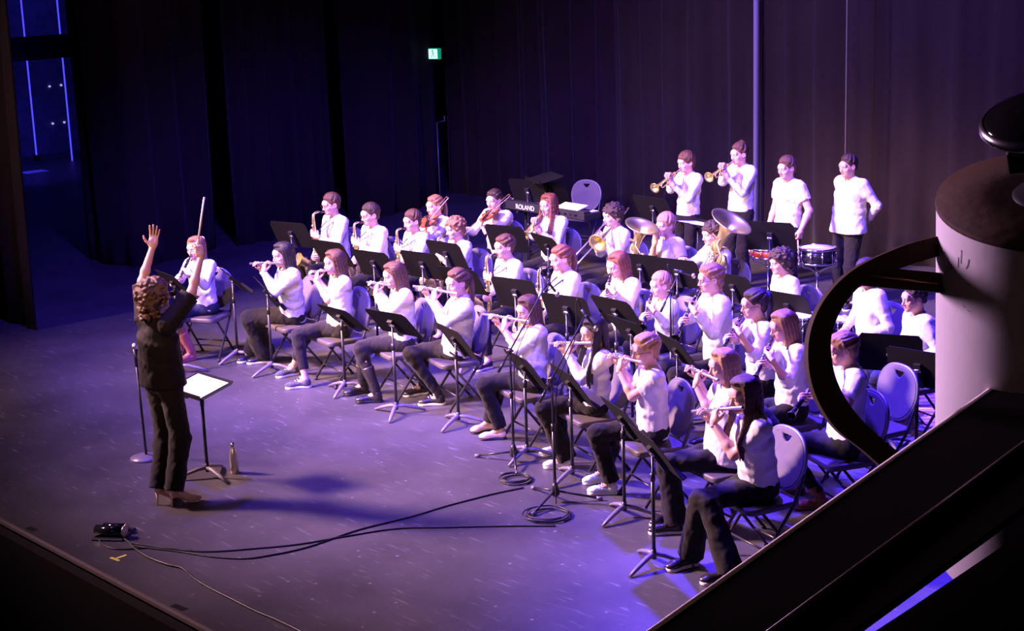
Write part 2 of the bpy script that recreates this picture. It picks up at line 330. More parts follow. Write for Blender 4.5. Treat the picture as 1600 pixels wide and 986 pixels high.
# ------------------------------------------------------------------ head and hand templates
def head_template():
    v = Vol((-.10, -.125, -.20), (.10, .135, .135), 0.0036)
    v.ell((0, -.014, .036), (.073, .092, .080), .02); v.ell((0, .026, -.022), (.060, .066, .078), .03); v.ell((0, .040, -.074), (.040, .044, .034), .03)
    v.ell((0, -.002, -.035), (.064, .07, .055), .03)
    for s in (-1, 1):
        v.ell((s*.036, .062, -.022), (.024, .020, .020), .02); v.ell((s*.026, .082, .020), (.022, .010, .008), .012)
    v.ell((0, .074, .035), (.050, .022, .032), .02)
    for s in (-1, 1): v.ell((s*.031, .098, .000), (.018, .015, .012), .012, 1)
    for s in (-1, 1): v.ell((s*.031, .080, .000), (.014, .0125, .0115), .004)
    v.cap((0, .086, .010), (0, .106, -.026), .0065, .0095, .010); v.ell((0, .104, -.030), (.012, .011, .008), .006)
    for s in (-1, 1): v.ell((s*.011, .095, -.033), (.007, .009, .006), .005)
    v.ell((0, .086, -.050), (.022, .013, .006), .006); v.ell((0, .085, -.060), (.019, .013, .006), .006); v.ell((0, .101, -.0545), (.022, .008, .0018), .003, 1)
    v.ell((0, .074, -.088), (.022, .016, .016), .016)
    for s in (-1, 1):
        R = np.array([[math.cos(s*.35), -math.sin(s*.35), 0], [math.sin(s*.35), math.cos(s*.35), 0], [0, 0, 1]])
        v.ell((s*.076, -.010, -.004), (.008, .020, .031), .008, 0, R); v.ell((s*.084, -.004, .000), (.006, .011, .018), .005, 1)
    v.cap((0, -.018, -.06), (0, -.034, -.175), .048, .050, .03)
    V, Q = v.nets(); c = V[Q].mean(1)
    lips = (np.abs(c[:, 0]) < .021) & (c[:, 1] > .079) & (c[:, 2] > -.067) & (c[:, 2] < -.0455)
    eye = (np.abs(np.abs(c[:, 0])-.031) < .0105) & (c[:, 1] > .082) & (np.abs(c[:, 2]) < .0058)
    iris = eye & (np.abs(np.abs(c[:, 0])-.031) < .0052)
    mi = np.zeros(len(Q), int); mi[lips] = 1; mi[eye] = 2; mi[iris] = 3
    return V, Q, mi
HEADT = head_template()
_HANDS = {}
def hand_template(pose):
    if pose in _HANDS: return _HANDS[pose]
    v = Vol((-.115, -.03, -.11), (.085, .21, .05), 0.0034)
    P = dict(open=((8, 8, 6), 7, (-.85, .50, -.1)), relaxed=((24, 30, 18), 2, (-.55, .75, -.35)), grip=((62, 82, 50), 0, (-.15, .75, -.75)), flute=((42, 62, 30), 2, (-.25, .75, -.80)), clar=((35, 60, 35), 2, (-.30, .6, -.9)), baton=((50, 75, 45), 1, (-.2, .9, -.45)))[pose]
    cur, spr, th = P
    v.ell((0, .045, 0), (.042, .056, .017), .01); v.ell((-.018, .035, -.010), (.022, .034, .014), .012); v.ell((.022, .035, -.008), (.016, .036, .012), .012)
    for x in (-.030, -.010, .010, .028): v.cap((x*.6, .02, 0), (x, .088, 0), .012, .0105, .008)
    v.cap((0, -.03, 0), (0, .02, 0), .026, .026, .02)
    for i, (x, L) in enumerate(((-.031, (.042, .026, .021)), (-.0105, (.047, .029, .022)), (.0105, (.043, .027, .021)), (.029, (.034, .020, .019)))):
        p = np.array([x, .090-(.006 if i == 3 else 0), 0.0]); ang = 0; sp = math.radians((-1.5+i)*spr); r = (.0092, .0096, .0090, .0080)[i]
        for j in range(3):
            ang += math.radians(cur[j]*(1+.08*(i-1.5))); d = np.array([math.sin(sp)*math.cos(ang), math.cos(sp)*math.cos(ang), -math.sin(ang)]); q = p+d*L[j]
            v.cap(p, q, r*(1-.08*j), r*(1-.08*(j+1)), .002); p = q
    d0 = nrm(th); p = np.array([-.024, .018, -.006]); q = p+d0*.040; v.cap(p, q, .0145, .0115, .008); d1 = nrm(d0+np.array([.15, .35, -.05])); e = q+d1*.030; v.cap(q, e, .0112, .0098, .003)
    d2 = nrm(d1+np.array([.2, .25, 0])); v.cap(e, e+d2*.022, .0098, .0078, .003)
    _HANDS[pose] = v.nets(); return _HANDS[pose]

# ------------------------------------------------------------------ shoes
_SHOES = {}
def shoe_mesh(kind, m1, m2, hgt=0.0):
    key = (kind, m1.name, m2.name)
    if key in _SHOES: return _SHOES[key]
    v = Vol((-.08, -.10, -.01), (.08, .24, .34), 0.0048)
    if kind == 'heel':
        v.cap((0, .0, .125), (0, .125, .040), .030, .033, .02); v.ell((0, .165, .032), (.038, .050, .020), .02); v.ell((0, -.012, .125), (.026, .030, .028), .02)
        v.F = np.maximum(v.F, -(v.ax[2][None, None, :]-np.interp(v.ax[1], [-.05, .03, .11, .24], [.105, .090, .022, .012])[None, :, None])).astype(np.float32)
        v.ell((0, .055, .150), (.023, .058, .050), .02, 1)
    else:
        v.ell((0, .150, .034), (.043, .052, .026), .02); v.cap((0, .0, .048), (0, .13, .036), .034, .033, .03); v.ell((0, -.012, .045), (.033, .040, .042), .02)
        if kind in ('sneaker', 'loafer'): v.cone((0, -.005, .03), (0, -.008, .085), .036, .034, .02)
        if kind == 'hightop': v.cone((0, -.005, .03), (0, -.010, .10), .040, .040, .02)
        if kind in ('boot', 'ankle'): v.cone((0, -.005, .03), (0, -.008, .10), .043, .044, .02)
        if kind == 'flat': v.ell((0, .035, .085), (.030, .075, .045), .01, 1)
        v.halfspace((0, 0, .016), (0, 0, -1), .004)
    V, Q = v.nets(); up = mesh_np('shoe', V, Q, [m1])
    t = .014 if kind in ('flat', 'heel') else .024; w2 = Vol((-.08, -.09, -.01), (.08, .24, .06), 0.0048)
    if kind == 'heel':
        b = MB(); b.tube([(0, -.022, .115), (0, -.026, .06), (0, -.030, .001)], [.020, .008, .006], 8); b.tube([(0, -.02, .100), (0, .05, .070), (0, .115, .018), (0, .17, .010), (0, .205, .014)], [.022, .022, .034, .036, .018], 10, flat=.35); so = b.mesh('sole', [m2])
    else:
        def fn(x, y, z):
            tt = np.clip((y+.02)/.17, 0, 1); r = .038+.010*tt-.008*np.sin(PI*tt); yc = np.clip(y, -.02, .15)
            return np.maximum(np.sqrt(x*x+(y-yc)**2)-r, np.abs(z-t/2-.001)-t/2)+0*z
        w2.put((-.06, -.08, 0), (.06, .22, .04), fn, .004); V, Q = w2.nets(); so = mesh_np('sole', V, Q, [m2])
    _SHOES[key] = (up, so); return _SHOES[key]
def laces_mesh():
    if 'laces' in _SHOES: return _SHOES['laces']
    b = MB()
    for i in range(5):
        y = .115-.022*i; z = .064+.012*i*(1 if i < 3 else 1.15); b.tube([(-.020, y, z-.004), (0, y+.008, z+.004), (.020, y, z-.004)], .003, 5)
    b.tube([(0, .03, .118), (.018, .045, .105), (.03, .05, .085)], .003, 5); b.tube([(0, .03, .118), (-.018, .045, .105), (-.03, .05, .088)], .003, 5)
    _SHOES['laces'] = b.mesh('laces', [M['shoew']]); return _SHOES['laces']

# ------------------------------------------------------------------ instruments: local +Y runs away from the mouth, +Z is up
PROTO = {}
def once(key, build, mw, label, cat, group):
    if key not in PROTO:
        r = build(); r.matrix_world = mw; tag(r, label, cat, group); PROTO[key] = r; return r
    r = copy_tree(PROTO[key], mw, label, group); return r
def b_flute():
    r = empty('flute'); b = MB(); b.tube([(0, -.135, 0), (0, -.125, 0), (0, .30, 0), (0, .545, 0)], [.0105, .012, .0118, .0112], 10); b.tube([(0, .10, 0), (0, .125, 0)], .0135, 10); b.tube([(0, .44, 0), (0, .452, 0)], .013, 10); b.obj('body', M['silver'], r)
    b = MB(); b.ell((0, 0, .008), (.013, .020, .006)); b.obj('lip_plate', M['silver'], r)
    b = MB()
    for i in range(13): b.lathe([(.0085, 0), (.0085, .004), (.004, .006), (0, .006)], (.004 if i % 2 else -.001, .155+.0225*i, .009), (.2, 0, 1), 10)
    b.tube([(-.010, .15, .006), (-.010, .43, .006)], .003, 6); b.tube([(.004, .46, .009), (.010, .50, .007)], .005, 6); b.obj('keys', M['chrome'], r); return r
def b_clarinet():
    r = empty('clarinet'); b = MB(); b.tube([(0, -.012, .003), (0, .02, 0), (0, .07, 0)], [.004, .010, .0125], 10); b.obj('mouthpiece', M['ebony'], r)
    b = MB(); b.tube([(0, .07, 0), (0, .13, 0), (0, .135, 0), (0, .36, 0), (0, .365, 0), (0, .58, 0)], [.0165, .0165, .014, .0145, .015, .016], 12); b.obj('body', M['ebony'], r)
    b = MB(); b.lathe([(.017, .575), (.020, .61), (.028, .645), (.037, .665), (.034, .664), (.022, .62), (0, .60)], (0, 0, 0), (0, 1, 0), 16); b.obj('bell', M['ebony'], r)
    b = MB()
    for y in (.04, .128, .36, .578): b.tube([(0, y, 0), (0, y+.008, 0)], .0175 if y > .1 else .014, 12)
    for i in range(11): b.lathe([(.0075, 0), (.0075, .004), (0, .005)], (((i % 3)-1)*.005, .17+.035*i, .014), (.15*((i % 3)-1), 0, 1), 8)
    b.tube([(.012, .16, .010), (.012, .35, .010)], .0028, 6); b.tube([(-.012, .38, .010), (-.014, .56, .010)], .0028, 6); b.tube([(.014, .38, .010), (.014, .55, .010)], .0028, 6); b.obj('keys', M['chrome'], r); return r
def b_sax(s=1.0):
    r = empty('saxophone'); q = lambda y, z: (0, y*s, z*s)
    b = MB(); b.tube([q(-.01, .002), q(.02, .004), q(.06, .012)], [.005, .010*s, .012*s], 10); b.obj('mouthpiece', M['ebony'], r)
    b = MB(); b.tube(smooth_path([q(.05, .010), q(.085, .016), q(.115, .000), q(.128, -.05)], 5), [.010*s]*5+[.011*s]*5+[.013*s]*6, 10); b.obj('neck', M['brass'], r)
    P = smooth_path([q(.128, -.05), q(.138, -.20), q(.150, -.36), q(.160, -.48), q(.178, -.555), q(.215, -.585), q(.252, -.555), q(.262, -.49), q(.272, -.42)], 5); b = MB(); b.tube(P, np.linspace(.0145*s, .040*s, len(P)), 14, cap=False); b.obj('body', M['brass'], r)
    b = MB(); b.lathe([(.038*s, 0), (.043*s, .05*s), (.052*s, .09*s), (.066*s, .115*s), (.070*s, .118*s), (.062*s, .112*s), (.046*s, .085*s), (.037*s, .04*s), (.033*s, 0)], q(.268, -.44), (0, .80, .60), 24); b.obj('bell', M['brass'], r)
    b = MB()
    for i in range(9):
        t = i/8; y = .132+.022*t; z = -.10-.36*t; b.lathe([(.014*s, 0), (.014*s, .006), (.006*s, .009), (0, .009)], (.018*s*(1 if i % 2 else -.4), (y+.018)*s, z*s), (.4 if i % 2 else -.2, 1, .05), 10)
    b.tube([(.020*s, .13*s, -.08*s), (.024*s, .15*s, -.46*s)], .003, 6); b.tube([(-.020*s, .13*s, -.10*s), (-.026*s, .16*s, -.50*s)], .003, 6)
    for z in (-.47, -.40): b.lathe([(.022*s, 0), (.022*s, .006), (0, .010)], (.035*s, .255*s, z*s), (1, .3, 0), 12)
    b.obj('keys', M['brass'], r); return r
def b_trumpet():
    r = empty('trumpet'); b = MB(); b.lathe([(.012, -.005), (.013, 0), (.008, .02), (.005, .05), (.006, .09)], (0, 0, 0), (0, 1, 0), 12); b.obj('mouthpiece', M['silver'], r)
    b = MB(); b.tube([(0, .08, 0), (0, .36, 0)], .0065, 8); b.tube(smooth_path([(0, .36, 0), (0, .395, -.012), (0, .40, -.035), (0, .36, -.048), (0, .24, -.048)], 4), .0068, 8)
    b.tube(smooth_path([(.010, .22, -.045), (.03, .10, -.045), (.034, .055, -.025), (.03, .09, -.004), (.03, .2, -.004)], 4), .0072, 8); b.obj('tubing', M['brass'], r)
    b = MB(); b.lathe([(.0075, .18), (.009, .30), (.013, .38), (.022, .44), (.040, .475), (.062, .488), (.060, .492), (.038, .478), (.018, .43), (0, .38)], (.03, 0, -.004), (0, 1, 0), 24); b.obj('bell', M['brass'], r)
    for i in range(3):
        b = MB(); y = .215+.026*i; b.lathe([(.0115, -.075), (.0115, .018), (.0085, .02), (.004, .022), (.004, .036), (.009, .037), (.009, .041), (0, .042)], (.008, y, 0), (0, 0, 1), 12); b.obj('valve', M['brass'], r)
    return r
def b_trombone():
    r = empty('trombone'); b = MB(); b.lathe([(.019, -.005), (.02, 0), (.012, .025), (.007, .06), (.008, .09)], (0, 0, 0), (0, 1, 0), 12); b.obj('mouthpiece', M['silver'], r)
    b = MB(); X = -.0; b.tube([(0, .08, 0), (0, .72, 0)], .0085, 8); b.tube([(0, .10, -.085), (0, .72, -.085)], .0085, 8); b.tube(smooth_path([(0, .72, 0), (0, .765, -.015), (0, .78, -.043), (0, .765, -.07), (0, .72, -.085)], 4), .009, 8); b.tube([(0, .13, 0), (0, .13, -.085)], .006, 6); b.tube([(0, .30, 0), (0, .30, -.085)], .006, 6); b.obj('slide', M['silver'], r)
    b = MB(); b.tube(smooth_path([(0, .11, -.085), (-.02, -.05, -.085), (-.06, -.26, -.07), (-.10, -.34, -.04), (-.135, -.26, -.02), (-.135, .0, -.02), (-.135, .16, -.02)], 6), .009, 8); b.tube([(0, .10, -.085), (-.135, .10, -.02)], .005, 6); b.tube([(-.03, -.12, -.08), (-.135, -.12, -.02)], .005, 6); b.obj('tubing', M['brass'], r)
    b = MB(); b.lathe([(.010, .10), (.016, .20), (.026, .30), (.050, .37), (.085, .405), (.105, .412), (.102, .416), (.078, .405), (.040, .36), (0, .28)], (-.135, 0, -.02), (0, 1, 0), 28); b.obj('bell', M['brass'], r); return r
def b_tuba(s=1.0, name='tuba'):    # origin at the middle of the body, bell rises along +Z
    r = empty(name); b = MB(); b.lathe([(.044*s, .08*s), (.048*s, .20*s), (.058*s, .29*s), (.082*s, .36*s), (.125*s, .405*s), (.180*s, .435*s), (.213*s, .450*s), (.219*s, .457*s), (.211*s, .461*s), (.175*s, .442*s), (.118*s, .410*s), (.074*s, .36*s), (.050*s, .28*s), (.038*s, .18*s), (0, .12*s)], (0, 0, 0), (0, 0, 1), 36); b.obj('bell', M['brass'], r)
    b = MB(); P = smooth_path([(0, 0, .10*s), (0, 0, -.06*s), (.01*s, 0, -.20*s), (.06*s, 0, -.29*s), (.13*s, 0, -.30*s), (.19*s, 0, -.24*s), (.205*s, 0, -.10*s), (.20*s, 0, .06*s), (.17*s, .0, .13*s), (.125*s, 0, .10*s), (.12*s, .0, -.04*s)], 6); b.tube(P, np.linspace(.052*s, .020*s, len(P)), 14); b.obj('body', M['brass'], r)
    b = MB()
    for i in range(5):
        x = .035*s+.03*s*i; y = -.045*s-.006*s*(i % 2); b.tube(smooth_path([(x, y, .08*s-.015*s*i), (x, y, -.19*s), (x+.018*s, y, -.215*s), (x+.036*s, y, -.19*s), (x+.036*s, y, .05*s)], 4), .0085*s, 8)
    b.tube(smooth_path([(.02*s, -.03*s, .26*s), (.06*s, -.07*s, .21*s), (.13*s, -.07*s, .18*s), (.19*s, -.05*s, .12*s), (.20*s, -.05*s, -.08*s)], 5), .010*s, 8); b.tube(smooth_path([(-.05*s, -.02*s, .18*s), (.0, -.075*s, .12*s), (.1*s, -.08*s, .1*s)], 5), .010*s, 8); b.obj('tubing', M['brass'], r)
    for i in range(3):
        b = MB(); b.lathe([(.017*s, -.10*s), (.017*s, .06*s), (.013*s, .065*s), (.005*s, .067*s), (.005*s, .095*s), (.013*s, .097*s), (.013*s, .103*s), (0, .104*s)], (.055*s+.04*s*i, -.085*s, .0), (0, -.1, 1), 12); b.obj('valve', M['silver'], r)
    b = MB(); b.lathe([(.018, -.01), (.019, 0), (.010, .03), (.007, .06)], (-.03*s, -.10*s, .25*s), (.4, .9, -.2), 12); b.obj('mouthpiece', M['silver'], r); return r
def b_violin():                     # origin at the chin end, +Y to the scroll
    r = empty('violin'); ol = []
    for t in np.linspace(0, PI, 26):
        y = .178-.178*math.cos(t); u = y/.356; w_ = (.104*math.exp(-((u-.24)/.26)**2)+.084*math.exp(-((u-.80)/.20)**2))*min(1, math.sqrt(max(0, math.sin(t)))*1.25); ol.append((max(.002, w_), y))
    ol = ol+[(-x, y) for x, y in ol[::-1][1:-1]]; plate('body', [ol], .036, .006, M['wood'], r)
    b = MB(); b.box((0, .40, .012), (.012, .075, .009)); b.tube([(0, .465, .012), (0, .52, .004), (0, .55, -.004)], [.011, .010, .008], 8); b.ell((0, .555, -.004), (.010, .014, .014)); b.obj('neck', M['wood'], r)
    b = MB(); b.box((0, .335, .032), (.013, .13, .003)); b.box((0, .17, .034), (.022, .003, .014)); b.box((0, .07, .028), (.014, .05, .005)); b.obj('fingerboard', M['ebony'], r)
    b = MB(); b.ell((.045, .03, .026), (.032, .022, .009)); b.obj('chin_rest', M['ebony'], r)
    b = MB()
    for i in range(4): b.tube([((i-1.5)*.007, .09, .046), ((i-1.5)*.004, .46, .028)], .0012, 4)
    b.obj('strings', M['chrome'], r); return r
def b_bow():                        # +Y from the frog to the tip
    r = empty('violin_bow'); b = MB(); b.tube([(0, 0, 0), (0, .35, -.006), (0, .73, .002)], [.0048, .0040, .0034], 6); b.tube([(0, .73, .002), (0, .742, -.022)], [.004, .003], 6); b.obj('stick', M['brownb'], r)
    b = MB(); b.box((0, .04, -.018), (.005, .026, .012)); b.obj('frog', M['ebony'], r); b = MB(); b.box((0, .385, -.024), (.005, .352, .0010)); b.obj('hair_ribbon', M['paper'], r); return r

# ------------------------------------------------------------------ people
def rotz(a): return np.array([[math.cos(a), -math.sin(a), 0], [math.sin(a), math.cos(a), 0], [0, 0, 1]])
def rotx(a): return np.array([[1, 0, 0], [0, math.cos(a), -math.sin(a)], [0, math.sin(a), math.cos(a)]])
def az_dir(P, a):                   # facing: a=0 shows as picture-left, 90 straight at the camera
    v = np.array([P[0]-CP[0], P[1]-CP[1], 0]); v /= np.linalg.norm(v); r = np.array([v[1], -v[0], 0]); a = math.radians(a)
    return -math.cos(a)*r-math.sin(a)*v
def ik(S, W, L1, L2, pole):
    S = np.array(S); W = np.array(W); d = W-S; L = np.linalg.norm(d)
    if L > (L1+L2)*.985: f = L/((L1+L2)*.985); L1 *= f; L2 *= f
    u = d/L; a = (L1*L1-L2*L2+L*L)/(2*L); h = math.sqrt(max(1e-6, L1*L1-a*a)); p = np.array(pole, float); p -= u*np.dot(p, u)
    if np.linalg.norm(p) < 1e-3: p = np.array([0, 0, -1.0])-u*u[2]*-1
    return S+u*a+nrm(p)*h

def make_hair(style, colname, toH, ks, seed, parent, mw):
    z = Vol((-.20, -.26, -.62 if style in ('long', 'longfront', 'wavy', 'pony', 'braid', 'braids', 'highpony') else -.22), (.20, .17, .22), 0.0055)
    t = dict(short=.006, buzz=.004, bowl=.009, curly=.026, mop=.020, long=.006, longfront=.006, wavy=.006, bob=.009, pony=.004, highpony=.004, braid=.005, braids=.005, updo=.009, topknot=.003, tousled=.016, conductor=.034)[style]
    z.ell((0, -.017, .038), (.075+t, .094+t, .083+t), .01); z.ell((0, -.045, -.02), (.062+t, .062+t, .07+t*.5), .02)
    hl = {'bowl': -.055, 'mop': -.045, 'curly': -.040, 'tousled': -.045, 'short': -.036}.get(style, -.034)
    z.ell((0, .110, hl), (.112, .100, .100 if style != 'buzz' else .105), .018, 1)
    ears = style in ('short', 'buzz', 'pony', 'highpony', 'braid', 'braids', 'updo', 'topknot')
    if ears:
        for s in (-1, 1): z.ell((s*.088, .000, -.012), (.030, .028, .038), .006, 1)
    lowz = {'short': -.045, 'buzz': -.035, 'bowl': -.075, 'curly': -.12, 'mop': -.07, 'tousled': -.06, 'topknot': -.04, 'conductor': -.13}.get(style)
    if lowz is not None: z.halfspace((0, -.02, lowz), (0, .35, -1), .01)
    down = toH(np.array([0, 0, -1.0]), True)
    def lock(P, r0, r1, k=.010):
        P = smooth_path(P, 4); n = len(P)-1
        for i in range(n): z.cap(P[i], P[i+1], r0+(r1-r0)*i/n, r0+(r1-r0)*(i+1)/n, k)
    rnd = random.Random(seed)
    def onhead(az, el, off):                     # az 0 = front, el 90 = crown
        a, e = math.radians(az), math.radians(el); return np.array([math.sin(a)*math.cos(e)*(.075+off), math.cos(a)*math.cos(e)*(.094+off)-.017, math.sin(e)*(.083+off)+.038])
    if style in ('long', 'longfront', 'wavy', 'bob'):
        L = dict(long=.36, longfront=.38, wavy=.34, bob=.15)[style]
        for sd in (-1, 1):
            for q in range(8):
                f_ = q/7; az = sd*(62+110*f_); top = np.array([sd*.006, .062-.125*f_, .119-.030*abs(f_-.45)]); p0 = onhead(az*.72+sd*8, 42, .004); p1 = onhead(az, 8, .006); p1 = p1+np.array([0, 0, -.012]); base = np.array([p1[0]*.98, p1[1]*.86-.012, -.085]); fr = style == 'longfront' and q < 3
                Lr = L*(.86+.14*f_)*(.94+.12*rnd.random()); p2 = base+down*.05; sp = 1 if L > .2 else 0
                p3 = p2+down*(Lr-.10)+np.array([sd*(.02 if fr else -.006), (.150 if fr else -.030)*sp, 0]); m_ = (p2+p3)/2+np.array([sd*.010, (.060 if fr else -.020)*sp, 0])
                if style == 'wavy': m_ = m_+np.array([rnd.uniform(-.015, .015), rnd.uniform(-.01, .01), 0])
                if fr: base = np.array([sd*(.078+.004*q), .030-.022*q, -.085]); p2 = base+down*.06+np.array([sd*.010, .045, 0]); m_ = base+down*.18+np.array([sd*.012, .095, 0]); p3 = base+down*(Lr-.03)+np.array([sd*.004, .100, 0])
                lock([top, p0, p1, p2, m_, p3], .0165 if fr else .0155, .0085, .008)
    if style in ('short', 'buzz', 'bowl', 'pony', 'highpony', 'braid', 'braids', 'updo', 'topknot'):
        r0 = dict(buzz=.004, short=.008, bowl=.011, topknot=.007).get(style, .0075); back = style not in ('short', 'buzz', 'bowl')
        crown = {'short': (155, 62), 'buzz': (155, 62), 'bowl': (160, 66), 'topknot': (180, 60), 'highpony': (180, 26)}.get(style, (180, 12 if style != 'updo' else 5)); N = 30
        for i in range(N):
            az = 360*i/N-180+rnd.uniform(-3, 3); fa = abs(az)
            el = (38 if fa < 50 else 22 if fa < 78 else 2) if not back else (36 if fa < 55 else 20 if fa < 80 else -5)
            if style == 'bowl': el = 16 if fa < 62 else 0
            if style == 'short': el -= (6 if -50 < az < 35 else 0)
            if fa > 110: el = -28 if style != 'topknot' else -15
            P = []
            c0 = onhead(crown[0], crown[1], .004); c1 = onhead(az+rnd.uniform(-2, 2), el+rnd.uniform(-3, 3), .002 if back else .006)
            for t in np.linspace(0, 1, 5):
                m_ = c0*(1-t)+c1*t; v = (m_-np.array([0, -.017, .038]))/np.array([.075, .094, .083]); n_ = np.linalg.norm(v); v = v/max(n_, 1e-3) if n_ > .05 else np.array([0, 0, 1.]); P.append(np.array([0, -.017, .038])+v*np.array([.075, .094, .083])*(1.05+(.06 if not back else .02)*math.sin(PI*t)))
            if back: P = P[::-1]
            lock(P, r0, r0*.75 if not back else r0, .013)
    if style in ('pony', 'highpony'):
        b0 = np.array([0, -.108, .045 if style == 'highpony' else .015]); z.ell(b0, (.02, .02, .02), .01)
        for i in range(5):
            q = (i-2)*.013; o = b0+np.array([q*.3, -.035, .012]); lock([b0, o, o+down*.09+np.array([q, -.012, 0]), o+down*.19+np.array([q*1.4+rnd.uniform(-.01, .01), .002, 0]), o+down*(.27+.03*rnd.random())+np.array([q, .01, 0])], .016, .008)
    if style in ('braid', 'braids'):
        for s in ((0.55,) if style == 'braid' else (-1, 1)):
            b0 = np.array([s*.052, -.080, -.045])
            for i in range(13):
                c = b0+down*.024*i+np.array([s*.004*min(i, 5), .006*min(i, 6) if style == 'braids' else -.004*min(i, 4), 0]); z.ell(c+np.array([(.006 if i % 2 else -.006), 0, 0]), (.017-.0005*i, .015, .018), .004)
        for i in range(7):                      # plaited crown
            a = math.radians(-60+20*i); z.ell((math.sin(a)*.084, -.03-.02*math.cos(a), .06+.045*math.cos(a)), (.016, .014, .013), .004)
    if style == 'updo':
        for i in range(16):
            a = 2*PI*i/8; z.ell((math.cos(a)*.034, -.110+.010*(i // 8), .03+math.sin(a)*.034), (.020, .022, .018), .004)
        z.ell((0, -.10, .03), (.035, .04, .035), .01)
        for i in range(9):
            a = math.radians(-80+20*i); z.ell((math.sin(a)*.082, .005, .045+.068*math.cos(a)), (.015, .013, .015), .004)
    if style == 'topknot': z.ell((0, -.055, .135), (.026, .026, .022), .01); z.ell((0, -.045, .118), (.05, .055, .02), .02)
    if style == 'curly':
        for i in range(60):
            a = math.radians(rnd.uniform(75, 285)); p = np.array([math.sin(a)*(.090+.012*rnd.random()), math.cos(a)*.098-.02, rnd.uniform(-.115, .02)]); z.ell(p, (.019, .019, .017), .004)
    if style in ('curly', 'conductor', 'tousled', 'mop'):
        for i in range(330 if style == 'conductor' else 90):
            u, v_ = rnd.uniform(0, 2*PI), rnd.uniform(-.35, 1) if style != 'conductor' else rnd.uniform(-.95, 1); q = math.sqrt(max(0, 1-v_*v_)); p = np.array([math.cos(u)*q*(.076+t), -.017+math.sin(u)*q*(.094+t), .038+v_*(.083+t)])
            if style == 'conductor' and i % 3 == 0: u = PI+PI*rnd.random(); p = np.array([math.cos(u)*(.092+.02*rnd.random()), -.035+math.sin(u)*(.085+.02*rnd.random()), .02-.17*rnd.random()])
            if p[1] > .040 and p[2] < .055: continue
            if p[1] > .03 and style == 'conductor' and p[2] < .08: continue
            r_ = rnd.uniform(.013, .022) if style != 'mop' else rnd.uniform(.011, .016); z.ell(p, (r_, r_, r_*.8), .003)
    z.noise(.0016, 240, 200, 22, seed)
    V, Q = z.nets(); V = smooth_mesh(V, Q, 1); me = mesh_np('hair', V, Q, [hairmat(colname, HC[colname])]); o = bpy.data.objects.new('hair', me); link(o, parent); o.matrix_local = mw; return o

